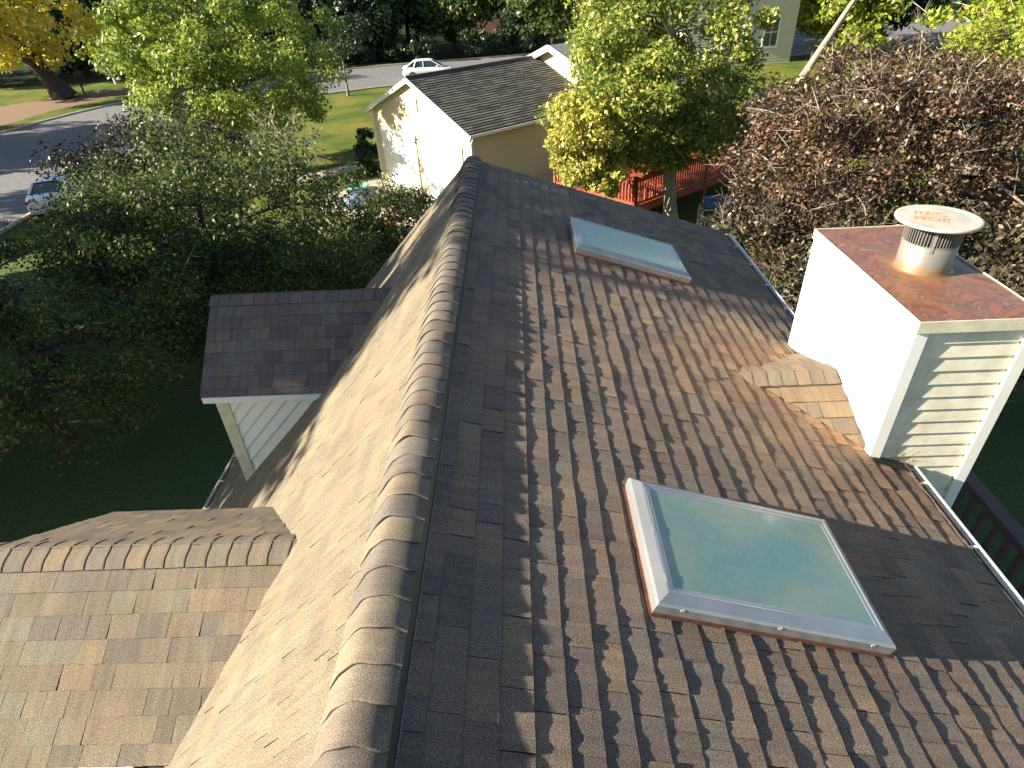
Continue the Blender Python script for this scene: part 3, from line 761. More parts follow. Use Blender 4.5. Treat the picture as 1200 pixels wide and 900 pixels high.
# dark ornamental trees between the house and the road
tree('crabapple_tree', (-6.8,13.0,GZ), (-6.3,13.4,-2.9), (3.9,3.4,2.8), 'wide dark green tree behind the dormer', L['dark'], M['bark_dark'],
     trunk_r=.2, clumps=330, per=210, clump_r=.55, leaf_size=.042, seed=8, limbs=24, twigs=160, twig_mat=M['bark_dark'], keep=lambda p: not (p[0] > -5.0 and p[1] < 9.9))
tree('crabapple_tree', (-9.2,10.0,GZ), (-9.4,10.2,-3.1), (3.4,3.0,2.7), 'dark green tree at the left margin beside the yard', L['dark'], M['bark_dark'],
     trunk_r=.16, clumps=240, per=210, clump_r=.5, leaf_size=.038, seed=12, limbs=18, twigs=110, keep=lambda p: not (p[2] > -1.75-.12*(p[0]+9) and p[0] < -7.2))
tree('holly_bush', (-3.2,16.6,GZ), (-3.1,16.6,-4.2), (2.7,2.0,1.9), 'dark bush in front of the garage doors', L['dark'], M['bark_dark'], cat='bush',
     trunk_r=.1, clumps=130, per=190, clump_r=.45, leaf_size=.042, seed=15, limbs=14, twigs=60)
tree('young_tree', (-10.6,19.0,GZ), (-10.2,18.6,-3.1), (3.1,2.4,2.1), 'dark tree with tan tinged top in front of the maple', L['darkbrown'], M['bark_dark'],
     trunk_r=.14, clumps=160, per=190, clump_r=.55, leaf_size=.05, seed=17, limbs=16, twigs=110, keep=lambda p: p[0] > -12.1)
tree('bare_shrub', (-9.6,28.2,GZ), (-8.7,25.6,-3.6), (1.5,1.3,1.3), 'pale half bare shrub left of the garage lawn', L['mid'], M['bark_pale'], cat='shrub',
     trunk_r=.05, clumps=36, per=22, clump_r=.45, leaf_size=.07, seed=19, limbs=14, twigs=150, twig_mat=M['bark_pale'])
tree('arborvitae', (-6.4,30.0,GZ), (-6.5,30.0,-4.9), (.55,.55,1.2), 'small dark evergreen against the garage corner', L['ever'], M['bark_dark'], cat='shrub',
     trunk_r=.05, clumps=30, per=120, clump_r=.3, leaf_size=.06, seed=20, limbs=5)
# autumn tree in front of the deck
tree('oak_tree', (6.05,21.2,GZ), (5.5,22.0,-.95), (4.6,3.7,3.05), 'large green and gold tree rising in front of the red deck', L['oak'], M['bark_mottled'],
     trunk_r=.25, clumps=350, per=260, clump_r=.6, leaf_size=.068, seed=23, limbs=24, rough=.2, keep=lambda p: not (p[0] < 2.7 and p[2] > -1.7) and not (p[0] > 7.7 and p[2] > -1.5),
     extra=[((2.75,19.6,-2.3),(1.15,1.0,1.35),38,L['oakyellow'],5), ((3.0,19.5,-3.35),(1.1,.8,.7),22,L['oakyellow'],14), ((8.9,20.3,-3.0),(.8,.6,.45),10,L['yg'],9)])
# brown leaved trees on the right
tree('beech_tree', (11.2,16.5,GZ), (11.0,15.6,-2.3), (5.2,4.0,2.9), 'wide tree with brown leaves and bare twigs behind the chimney', L['brown'], M['bark'],
     trunk_r=.28, clumps=480, per=210, clump_r=.55, leaf_size=.047, seed=29, limbs=30, twigs=560, twig_mat=M['bark_mid'], shell=.45, rough=.3,
     extra=[((12.8,15.6,.6),(1.6,1.4,.9),26,L['yg'],11), ((9.2,13.4,-2.6),(1.0,.8,.6),8,L['mid'],12)])
tree('beech_tree', (9.6,10.9,GZ), (9.4,11.0,-4.0), (3.2,3.0,1.9), 'low dull brown and green tree right of the chimney foot', L['darkbrown'], M['bark_dark'],
     trunk_r=.14, clumps=190, per=95, clump_r=.5, leaf_size=.065, seed=31, limbs=16, twigs=220, twig_mat=M['bark'])
tree('understory_tree', (6.4,14.4,GZ), (6.9,14.6,-4.3), (2.4,1.8,1.5), 'twiggy dark undergrowth tree past the eave beside the deck', L['darkbrown'], M['bark_dark'],
     trunk_r=.1, clumps=120, per=70, clump_r=.45, leaf_size=.06, seed=33, limbs=14, twigs=330, twig_mat=M['bark'])
tree('green_tree', (21.5,26.5,GZ), (20.5,26.0,-.6), (4.2,3.2,3.4), 'yellow green tree behind the brown one at the upper right', L['yg'], M['bark'],
     trunk_r=.22, clumps=150, per=130, clump_r=.75, leaf_size=.11, seed=35, limbs=16, twigs=60, twig_mat=M['bark_pale'])
# leaning pale trunk by the far house
tree('leaning_tree', (19.5,45.5,GZ), (24.0,47.0,.9), (3.2,2.6,1.4), 'tree with leaning pale trunk beside the far house window', L['mid'], M['bark_mid'],
     trunk_r=.30, clumps=50, per=55, clump_r=.8, leaf_size=.12, seed=37, limbs=14, twigs=90, twig_mat=M['bark_pale'])
tree('yellow_tree', (-38.9,58.4,GZ), (-42.5,57.5,.9), (8.2,6.5,4.6), 'golden yellow tree with thick dark trunk across the road', L['yellow'], M['bark_dark'],
     trunk_r=.85, clumps=170, per=110, clump_r=1.2, leaf_size=.20, seed=41, limbs=18)

# trees of the wood beyond the road
bgl = [(-20,73,3.4,4.0,'ever','dark tree over the left end of the far road'),(-14,74,3.0,3.4,'ever','dark tree behind the slim young tree'),(3.0,76,3.0,3.0,'ever','dark tree between the brown fence and the garage ridge'),(-27,75,4,4.4,'ever','dark tree behind the left part of the maple'),(-46,74,4.5,4.5,'ever','dark tree just above the mailbox'),(-57,68,4.5,4.5,'ever','dark tree above the road bend at the left edge'),(15,74,4.5,5,'ever','dark tree behind the top of the green and gold tree'),(-17,76,5.2,4.2,'ever','dark evergreen left of the white sedan, above the road'),(-11.5,80,4.6,4.6,'ever','dark tree straight above the white sedan'),
       (-6,78,4.2,3.6,'mid','mid green tree behind the front end of the white sedan'),(-23.5,80,5,5,'ever','dark tree standing behind the bright green maple'),
       (1,100,5,5,'ever','dark tree behind the brown fence'),(4.6,72,3.6,4.2,'mid','green tree left of the grey far roof, above the garage roof'),
       (10,84,5,6,'mid','green tree behind the crown of the green and gold tree'),(35,66,5,5,'ever','dark tree above the bare twigs at the upper right'),
       (28.5,60,3.8,3.4,'yg','yellow green tree right of the leaning trunk'),(45,62,6,6,'mid','mid green tree in the upper right corner'),
       (-52,84,7,6,'ever','dark tree behind the yellow tree'),(-38,82,6,6,'ever','dark tree between the yellow tree and the maple'),(-66,72,7,6,'ever','dark tree left of the yellow tree'),
       (-30,96,6,7,'mid','mid green tree far behind the maple'),(22,92,7,7,'ever','dark tree behind the far yellow house'),(-2,118,7,8,'mid','farthest tree in the middle of the wood'),
       (-16,112,7,8,'ever','farthest dark tree behind the road at left of centre'),(38,100,8,8,'ever','farthest dark tree at the right'),(60,90,8,8,'mid','farthest mid green tree at the right')]
for i, (x, y, r, h, k, lab) in enumerate(bgl):
    tree('woodland_tree', (x,y,GZ), (x,y,GZ+1.2+h), (r,r,h), lab, L[k], M['bark_dark'], group='trees beyond the road', trunk_r=.3, clumps=90, per=90, clump_r=1.3, leaf_size=.24, seed=60+i, limbs=9, rough=.35)
tree('street_tree', (-12.6,52.5,GZ), (-12.8,54,-2.0), (2.0,2.0,1.9), 'slim young tree on the verge between lawn and road', L['ever'], M['bark'],
     trunk_r=.10, clumps=36, per=70, clump_r=.6, leaf_size=.12, seed=91, limbs=8)
tree('birch_tree', (-38.5,66,GZ), (-40.0,67,-2.4), (1.6,1.6,1.6), 'small tree with thin white trunk beyond the mailbox', L['yg'], M['bark_pale'],
     trunk_r=.16, clumps=24, per=50, clump_r=.7, leaf_size=.16, seed=92, limbs=6)
# round bushes at the wood's edge
for i, (x, y, r, lab) in enumerate([(-12.0,72.2,1.6,'round dark bush next but one left of the white sedan'),(-15.8,72.0,1.5,'round dark bush behind the slim young tree'),(-.2,73.6,1.4,'round dark bush ahead of the white sedan'),(-24,70.5,1.8,'round dark bush seen behind the maple crown'),(-8.5,71,1.6,'round dark bush left of the white sedan roof'),(-20,70,1.7,'round dark bush at the left end of the far verge'),(-3.5,72.5,1.5,'round dark bush behind the white sedan bonnet')]):
    tree('round_bush', (x,y,GZ), (x,y,GZ+1.3), (r,r,1.3), lab, L['ever'], M['bark_dark'], cat='bush', group='bushes beyond the road', trunk_r=.08, clumps=30, per=90, clump_r=.6, leaf_size=.13, seed=95+i, limbs=4)

# tall trees west of the house (they throw the dappled shade on roof and yard)
wst = [(-17.5,5.0,3.2,3.6,3.5,'tall tree west of the house nearest the wing roof'),(-18.5,9.0,3.2,2.2,0.2,'tall tree west of the yard beside the dark trees'),
       (-17.0,12.8,2.6,1.6,-1.6,'tall tree west of the yard by the parked car'),(-21,16.5,3.2,2.2,-1.0,'tall tree at the kerb before the white car')]
wst.append((-15.6,6.6,2.6,1.6,-3.2,'low broad tree added out of view to shade the yard'))  # unseen, added so that its shadow darkens the yard lawn
for i, (x, y, r, h, cz_, lab) in enumerate(wst):
    tree('shade_tree', (x,y,GZ), (x,y,cz_-.2), (r,r*.95,h+1.6), lab, L['mid'], M['bark'], group='tall trees west of the house', trunk_r=.3, clumps=150, per=100, clump_r=.75, leaf_size=.15, seed=110+i, limbs=16, shell=.35)
for i, (x, y, r, cz_, lab) in enumerate([(-44,36,5,1.5,'tall tree across the road at left, farther one'),(-43,22,5,2,'tall tree across the road at left, nearer one'),(-53,38,6,2,'tall tree across the road beside the yellow tree')]):
    tree('roadside_tree', (x,y,GZ), (x,y,cz_), (r,r,5), lab, L['yg'], M['bark_dark'], group='tall trees across the road', trunk_r=.4, clumps=110, per=90, clump_r=1.1, leaf_size=.22, seed=120+i, limbs=12)

# ------------------------------------------------------------------ ground, road, paths
def sheet(name, pts, z, mat):
    mb = MB(); mb.ngon([(x,y,z) for x, y in pts]); o = mb.build(name, mat); tag(o, kind='structure'); return o
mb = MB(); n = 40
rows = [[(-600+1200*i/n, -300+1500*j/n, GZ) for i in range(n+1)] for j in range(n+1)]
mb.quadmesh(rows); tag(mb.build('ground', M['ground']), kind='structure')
def strip(name, line, w, z, mat, kerb=False):
    mb = MB(); L_, R_ = [], []
    for i, p in enumerate(line):
        a = Vector(line[max(i-1,0)]); b = Vector(line[min(i+1,len(line)-1)]); d = (b-a).normalized(); nn = Vector((-d.y,d.x))
        ww = w if not callable(w) else w(i)
        L_.append((p[0]+nn.x*ww/2, p[1]+nn.y*ww/2, z)); R_.append((p[0]-nn.x*ww/2, p[1]-nn.y*ww/2, z))
    mb.quadmesh([L_, R_]); o = mb.build(name, mat); tag(o, kind='structure'); return L_, R_
def bez(P, n=30):
    out = []
    for i in range(len(P)-1):
        p0 = P[max(i-1,0)]; p1 = P[i]; p2 = P[i+1]; p3 = P[min(i+2,len(P)-1)]
        for k in range(n//(len(P)-1)+1):
            t = k/(n//(len(P)-1)+1)
            out.append(tuple(.5*((2*p1[j])+(-p0[j]+p2[j])*t+(2*p0[j]-5*p1[j]+4*p2[j]-p3[j])*t*t+(-p0[j]+3*p1[j]-3*p2[j]+p3[j])*t**3) for j in (0,1)))
    out.append(P[-1]); return out
line = bez([(-27,-60),(-27,-10),(-26.6,14),(-27.6,30),(-28.5,42),(-24.5,54),(-15,61),(-2,65),(20,70),(60,80),(140,100)], 70)
Lk, Rk = strip('road', line, 13.0, GZ+.006, M['asphalt'])
for side, nm in ((Lk,'kerb'),(Rk,'kerb')):
    mb = MB()
    rows = [[(x,y,GZ) for x,y,z in side], [(x,y,GZ+.11) for x,y,z in side]]
    sg = 1 if side is Lk else -1
    off = []
    for i in range(len(side)):
        a = Vector(side[max(i-1,0)]); b = Vector(side[min(i+1,len(side)-1)]); d = (b-a).normalized()
        off.append((side[i][0]-d.y*.16*sg, side[i][1]+d.x*.16*sg))
    rows += [[(x,y,GZ+.11) for x,y in off], [(x,y,GZ) for x,y in off]]
    mb.quadmesh(rows); tag(mb.build('kerb', M['stone']), kind='structure')
sheet('verge', [(-45,38),(-36.5,45),(-36.4,52),(-34,58),(-31,62),(-34,64),(-40,60),(-46,50)], GZ+.005, M['litter'])
strip('driveway', [(-3.6,26.6),(-5.0,25.4),(-6.4,24.2)], lambda i: [7.4,7.0,6.0][i], GZ+.008, M['concrete'])
strip('path', [(-7.6,31.6),(-9.0,30.4),(-12,28.8),(-16,28)], 1.3, GZ+.013, M['concrete'])
sheet('woodland_floor_shade', [(-120,64),(-60,66),(-33,68),(-18,70.5),(0,73.5),(24,78.5),(60,88),(140,112),(140,400),(-120,400)], GZ+.004, M['littershade'])  # dark sheet in place of the shade under the trees
sheet('pavement', [(17,60.5),(60,69),(60,71.3),(17,62.6)], GZ+.008, M['concrete'])

# ------------------------------------------------------------------ neighbour's garage
Dv = Vector((.76,.65,0)).normalized(); Wv = Vector((.65,-.76,0)).normalized()   # ridge direction / along the gable
G0 = Vector((-5.8,29.4,GZ)); GW = 7.2; GL = 6.6; EH = 3.1; AH = 4.57
Gn = -Dv
def gp(s, t, z): return G0+Wv*s+Dv*t+Vector((0,0,z))
garage = thing('garage', gp(GW/2, GL/2, 0), 'pale yellow garage with white doors and dark grey shingle roof', 'garage')
mb = MB()
mb.ngon([gp(0,0,0),gp(GW,0,0),gp(GW,0,EH),gp(GW/2,0,AH-.05),gp(0,0,EH)]); mb.ngon([gp(0,GL,0),gp(GW,GL,0),gp(GW,GL,EH),gp(GW/2,GL,AH-.05),gp(0,GL,EH)])
mb.face([gp(0,0,0),gp(0,GL,0),gp(0,GL,EH),gp(0,0,EH)]); mb.face([gp(GW,0,0),gp(GW,GL,0),gp(GW,GL,EH),gp(GW,0,EH)])
mb.build('wall', M['yellow_siding'], garage)
mb = MB()
hf = lambda z: (0 if z <= EH else (z-EH)*(GW/2)/(AH-EH))
siding(mb, gp(0,-.005,0), Wv, (0,0,1), Gn, lambda z: .06+hf(z), lambda z: GW-.06-hf(z), .1, AH-.1, .12, .014)
mb.build('gable_siding', M['yellow_siding'], garage)
mb = MB(); siding(mb, gp(GW+.005,0,0), Dv, (0,0,1), Wv, .08, GL, .1, EH, .15, .035); mb.build('side_siding', M['shaded_siding'], garage)
rp = math.atan((AH-EH)/(GW/2)); rl = (GW/2+.28)/math.cos(rp)
for sg, lab in ((1,'shaded slope'),(-1,'far slope')):
    d = (Wv*sg*math.cos(rp)-Vector((0,0,math.sin(rp)))); nn = (Wv*sg*math.sin(rp)+Vector((0,0,math.cos(rp))))
    mb = MB(); O = gp(GW/2,0,AH+.03)
    shingles(mb, O, Dv, d, nn, -.25, GL+.1, rl, seed=70+sg, exp=.16, seg=.4, t=.024, jit=0, wmin=.25, wmax=.6)
    rf = mb.build('roof', [M['garage_sh'], M['felt']], garage, recalc=False)
    m = MB(); q = lambda s, u, h: O+Dv*s+d*u+nn*h
    rows = [[q(-.25,0,-.006),q(-.25,rl,-.006),q(-.25,rl,-.07),q(-.25,0,-.07)],[q(GL+.1,0,-.006),q(GL+.1,rl,-.006),q(GL+.1,rl,-.07),q(GL+.1,0,-.07)]]
    m.quadmesh(rows, close=True); m.ngon(rows[0]); m.ngon(rows[1]); m.build('roof_deck', M['felt'], rf)
    m = MB(); m.bar(q(-.262,0,-.07), q(-.262,rl,-.07), .022, .17, up=nn); m.build('rake_board', M['white'], rf)
    m = MB(); m.bar(q(-.25,rl+.05,-.05), q(GL+.1,rl+.05,-.05), .10, .10); m.build('gutter', M['white'], rf)
m = MB(); m.tube([gp(GW/2,-.27,AH+.045), gp(GW/2,GL,AH+.045)], [.07,.07], 6); m.build('ridge_cap', M['garage_sh'], garage)
for s in (.04, GW-.04):
    m = MB(); m.box((-.06,-.02,0),(.06,.02,EH-.05), Matrix.Translation(gp(s,-.03,0)) @ Matrix.Rotation(math.atan2(Wv.y,Wv.x),4,'Z')); m.build('corner_board', M['white'], garage)
m = MB(); m.tube([gp(GW+.30,-.02,EH-.16), gp(GW+.12,-.06,EH-.45), gp(GW+.12,-.06,.1)], [.045]*3, 8); m.build('downspout', M['white'], garage)
Mg = lambda s: Matrix.Translation(gp(s,-.02,0)) @ Matrix.Rotation(math.atan2(Wv.y,Wv.x),4,'Z')
for s0 in (.75, 4.0):
    m = MB(); m.box((0,-.03,0),(2.55,0,2.25), Mg(s0))
    dd = m.build('door', M['door_white'], garage)
    m = MB()
    for zz in (0,.56,1.12,1.68):
        for xx in (.08,.70,1.32,1.94): m.box((xx,-.04,zz+.07),(xx+.53,-.031,zz+.49), Mg(s0))
    m.build('door_panel', M['door_white'], dd)
    m = MB(); m.box((-.12,-.06,0),(-.0,-.0,2.36), Mg(s0)); m.box((2.55,-.06,0),(2.67,0,2.36), Mg(s0)); m.box((-.12,-.062,2.25),(2.67,-.001,2.38), Mg(s0)); m.build('door_frame', M['white'], dd)
m = MB(); m.box((-.22,-.05,0),(.22,-.012,.5), Mg(GW/2) @ Matrix.Translation((0,0,3.35)))
for k in range(6): m.box((-.19,-.07,.04+.075*k),(.19,-.05,.085+.075*k), Mg(GW/2) @ Matrix.Translation((0,0,3.35)))
m.build('gable_vent', M['white'], garage)
m = MB(); m.tube([gp(3.65,-.05,2.3), gp(3.65,-.22,2.28), gp(3.65,-.24,2.15)], [.03,.03,.07], 8); m.build('lamp', M['black'], garage)

# raised roof joining the garage to the house behind
wingh = thing('attached_house', gp(GW/2+.9, GL+4, 0), 'cream house attached behind the garage, pale roof edge showing through the leaves', 'house')
a0 = 7.6
def hp(s, t, z): return G0+Wv*s+Dv*t+Vector((0,0,z))
mb = MB(); w0, w1, eh, ah, l0, l1 = .3, 9.0, 3.35, 5.0, 6.75, 14
mb.ngon([hp(w0,l0,0),hp(w1,l0,0),hp(w1,l0,eh),hp((w0+w1)/2,l0,ah),hp(w0,l0,eh)]); mb.ngon([hp(w0,l1,0),hp(w1,l1,0),hp(w1,l1,eh),hp((w0+w1)/2,l1,ah),hp(w0,l1,eh)])
mb.face([hp(w1,l0,0),hp(w1,l1,0),hp(w1,l1,eh),hp(w1,l0,eh)]); mb.face([hp(w0,l0,0),hp(w0,l1,0),hp(w0,l1,eh),hp(w0,l0,eh)])
mb.build('wall', M['yellow_siding'], wingh)
mb = MB(); siding(mb, hp(w1+.01,l0,0), Dv, (0,0,1), Wv, 0, l1-l0, .1, eh-.02, .13, .016); mb.build('siding', M['yellow_siding'], wingh)
for sg in (-1,1):
    mc = (w0+w1)/2; hw = (w1-w0)/2+.35; pz = (ah-eh)/((w1-w0)/2)
    mb = MB(); rows = []
    for t in (l0-.3, l1+.3):
        rows.append([hp(mc,t,ah+.12), hp(mc+sg*hw,t,ah+.12-hw*pz), hp(mc+sg*hw,t,ah-hw*pz), hp(mc,t,ah)])
    mb.quadmesh(rows, close=True); mb.ngon(rows[0]); mb.ngon(rows[1]); rf = mb.build('roof', M['houseroof'], wingh)
    m = MB(); m.bar(hp(mc,l0-.33,ah+.03), hp(mc+sg*hw,l0-.33,ah+.03-hw*pz), .03, .24); m.build('rake_board', M['white'], rf)

# far yellow house
fh = thing('yellow_house', (14, 60, GZ), 'far pale yellow house with a white framed window above the leaning trunk', 'house')
fe = Vector((1,.12,0)).normalized(); fn = Vector((.12,-1,0)).normalized(); F0 = Vector((24.2,59.0,GZ))
def fp(s, d, z): return F0-fe*s-fn*d+Vector((0,0,z))     # s to the left, d away, z up
mb = MB(); FW = 9.5; FE = 5.2; FA = 8.0; FD = 11
mb.ngon([fp(0,0,0),fp(FW,0,0),fp(FW,0,FE),fp(FW/2,0,FA),fp(0,0,FE)]); mb.ngon([fp(0,FD,0),fp(FW,FD,0),fp(FW,FD,FE),fp(FW/2,FD,FA),fp(0,FD,FE)])
mb.face([fp(0,0,0),fp(0,FD,0),fp(0,FD,FE),fp(0,0,FE)]); mb.face([fp(FW,0,0),fp(FW,FD,0),fp(FW,FD,FE),fp(FW,0,FE)])
mb.face([fp(FW,2.5,0),fp(FW+6,2.5,0),fp(FW+6,2.5,FE-.4),fp(FW,2.5,FE-.4)]); mb.ngon([fp(FW+6,2.5,0),fp(FW+6,FD,0),fp(FW+6,FD,FE-.4),fp(FW+6,(FD+2.5)/2,FA-1),fp(FW+6,2.5,FE-.4)])
mb.build('wall', M['shaded_siding'], fh)
mb = MB(); siding(mb, fp(FW,-.01,0), fe, (0,0,1), fn, lambda z: 0 if z<FE else (z-FE)*(FW/2)/(FA-FE), lambda z: FW if z<FE else FW-(z-FE)*(FW/2)/(FA-FE), .0, FA-.1, .2, .03); mb.build('siding', M['shaded_siding'], fh)
fpz = (FA-FE)/(FW/2)
for sg in (-1,1):
    rows = []
    for d in (-.35, FD+.35):
        hw = FW/2+.4; rows.append([fp(FW/2,d,FA+.15), fp(FW/2-sg*hw,d,FA+.15-hw*fpz), fp(FW/2-sg*hw,d,FA-.02-hw*fpz), fp(FW/2,d,FA-.02)])
    mb = MB(); mb.quadmesh(rows, close=True); mb.ngon(rows[0]); mb.ngon(rows[1]); rf = mb.build('roof', M['houseroof'], fh)
    m = MB(); hw = FW/2+.42; m.bar(fp(FW/2,-.38,FA+.04), fp(FW/2-sg*hw,-.38,FA+.04-hw*fpz), .04, .26); m.build('rake_board', M['white'], rf)
mc = (FD+2.5)/2; hw = (FD-2.5)/2+.4
for sg in (-1,1):
    rows = [[fp(t,mc,FA-.9), fp(t,mc+sg*hw,FA-.9-hw*.7), fp(t,mc+sg*hw,FA-1.05-hw*.7), fp(t,mc,FA-1.05)] for t in (FW-1, FW+6.4)]
    mb = MB(); mb.quadmesh(rows, close=True); mb.ngon(rows[0]); mb.ngon(rows[1]); mb.build('roof', M['houseroof'], fh)
def fwin(s, z, w=1.15, h=2.1):
    Mx = Matrix.Translation(fp(s,-.03,z)) @ Matrix.Rotation(math.atan2(fe.y,fe.x),4,'Z')
    m = MB(); m.box((-w/2-.12,-.07,-.12),(w/2+.12,0,h+.14), Mx); wd = m.build('window', M['white'], fh)
    m = MB()
    for i in (0,1):
        for j in (0,1): m.box((-w/2+i*w/2+.03,-.082,j*h/2+.03),(-w/2+(i+1)*w/2-.03,-.072,(j+1)*h/2-.03), Mx)
    m.build('pane', M['winglass'], wd)
fwin(2.1, 1.3); fwin(5.6, 1.1)

# ------------------------------------------------------------------ red deck
Kc = Vector((4.57,20.7,0)); Bv = Vector((-.65,.76,0)).normalized()
deck = thing('red_deck', (6,24,GZ), 'red stained timber deck with railing behind the tree trunk', 'deck')
dzf, dzr = -4.95, -4.0
def kp(s, t, z): return Kc+Dv*s+Bv*t+Vector((0,0,z))
DLs, DLt = 8.2, 3.9
m = MB()
k = 0
while k < DLt: m.box((0,k,dzf-.04),(DLs,k+.13,dzf), Matrix.Translation(Kc) @ Matrix.Rotation(math.atan2(Dv.y,Dv.x),4,'Z')); k += .14
m.build('floor', M['deckred'], deck)
m = MB(); m.bar(kp(-.02,0,dzf-.16), kp(DLs,0,dzf-.16), .04, .24); m.bar(kp(0,0,dzf-.16), kp(0,DLt,dzf-.16), .04, .24); m.build('beam', M['deckred'], deck)
def railing(fn, L_):
    m = MB(); m.bar(fn(0,dzr), fn(L_,dzr), .12, .04); m.bar(fn(0,dzr-.09), fn(L_,dzr-.09), .04, .09); m.bar(fn(0,dzf+.10), fn(L_,dzf+.10), .04, .09); m.build('rail', M['deckred'], deck)
    m = MB(); s = .12
    while s < L_: m.bar(fn(s,dzf+.1), fn(s,dzr-.05), .04, .04, up=Dv); s += .14
    m.build('baluster_row', M['deckred'], deck)
    s = 0
    while s <= L_+.01: m = MB(); m.bar(fn(s,GZ), fn(s,dzr+.05), .10, .10, up=Dv); m.bar(fn(s,dzr+.05), fn(s,dzr+.08), .13,.13, up=Dv); m.build('post', M['deckred'], deck); s += L_/4 if L_ > 6 else L_/3
railing(lambda s, z: kp(s,0,z), DLs); railing(lambda s, z: kp(0,s,z), DLt)
# things stored under and beside the deck
m = MB(); m.box((6.9,20.6,GZ),(8.3,21.1,GZ+.12)); m.box((6.9,20.6,GZ+.45),(8.3,21.1,GZ+.5)); m.box((6.9,20.6,GZ+.85),(8.3,21.1,GZ+.9))
for x in (6.9,8.24):
    for y in (20.6,21.04): m.box((x,y,GZ),(x+.06,y+.06,GZ+.95))
tag(m.build('garden_rack', M['stone']), 'low grey rack standing under the red deck', 'rack')
m = MB(); m.box((7.0,20.62,GZ+.92),(8.0,21.0,GZ+1.2)); m.box((6.97,20.6,GZ+1.2),(8.03,21.03,GZ+1.24)); tag(m.build('storage_tub', M['bluepl'], bevel=.02), 'blue tub on top of the grey rack under the deck', 'tub')
m = MB(); m.lathe((9.0,20.2,GZ), [(.22,0),(.30,.42),(.32,.42),(.32,.46),(.28,.46),(.20,.04)], 20); tag(m.build('bucket', M['yellowpl']), 'yellow bucket on the ground near the red deck', 'bucket')
tr = thing('trampoline', (12.3,22.6,GZ), 'round grey trampoline under the brown leaved tree', 'trampoline')
m = MB(); m.lathe((12.3,22.6,GZ+.75), [(.02,0),(1.25,0)], 32, cap=(True,False)); m.build('mat', M['tramp'], tr)
m = MB(); m.lathe((12.3,22.6,GZ+.75), [(1.25,.01),(1.5,.03),(1.56,0),(1.5,-.03)], 32, cap=(False,False)); m.build('rim_pad', M['alu'], tr)
for k in range(6):
    a = k*math.pi/3; m = MB(); m.tube([(12.3+1.5*math.cos(a),22.6+1.5*math.sin(a),GZ),(12.3+1.5*math.cos(a),22.6+1.5*math.sin(a),GZ+.74)], [.03,.03], 8); m.build('leg', M['alu'], tr)
# kettle-box grill by the garage wall
gr = thing('barbecue_grill', (.65,22.6,GZ), 'black barbecue grill beside the garage wall, above the roof edge', 'grill', rz=0)
gx, gy, gz = .63, 22.0, -4.55
m = MB(); rows = []
for x in (gx-.42, gx+.42): rows.append([(x, gy+.3*math.cos(t), gz+.28*math.sin(t)) for t in [math.pi*k/10 for k in range(11)]])
m.quadmesh(rows); m.ngon(rows[0]); m.ngon(rows[1]); m.build('lid', M['black'], gr)
m = MB(); m.box((gx-.43,gy-.31,gz-.28),(gx+.43,gy+.31,gz-.004)); m.box((gx-.85,gy-.25,gz-.06),(gx-.44,gy+.25,gz-.03)); m.box((gx+.44,gy-.25,gz-.06),(gx+.85,gy+.25,gz-.03)); m.build('firebox', M['black'], gr)
m = MB()
m.box((gx-.4,gy-.28,GZ+.12),(gx+.4,gy+.28,GZ+.16)); m.build('shelf', M['black'], gr)
for x in (gx-.4,gx+.36):
    for y in (gy-.28,gy+.24): m = MB(); m.box((x,y,GZ),(x+.05,y+.05,gz-.28)); m.build('leg', M['black'], gr)

# dark timber porch railing below the east eave
pr_ = thing('porch_railing', (5.04,2,GZ), 'dark timber railing below the white gutter at the lower right', 'railing')
m = MB(); m.box((4.97,-3.5,-2.24),(5.11,6.6,-2.20)); m.build('top_rail', M['darkwood'], pr_)
m = MB(); m.box((5.02,-3.5,-3.10),(5.06,6.6,-3.02)); m.box((5.02,-3.5,-2.34),(5.06,6.6,-2.245)); m.build('rail', M['darkwood'], pr_)
m = MB(); y = -3.4
while y < 6.6: m.box((5.02,y,-3.02),(5.06,y+.05,-2.34)); y += .17
m.build('baluster_row', M['darkwood'], pr_)
for y in (-3.5,-.5,2.5,5.6): m = MB(); m.box((4.985,y,GZ),(5.095,y+.11,-2.241)); m.build('post', M['darkwood'], pr_)
m = MB()
y = -3.5
while y < 6.5: m.box((3.56,y,-3.26),(5.1,y+.14,-3.22)); y += .146
m.build('porch_floor', M['darkwood'], pr_)

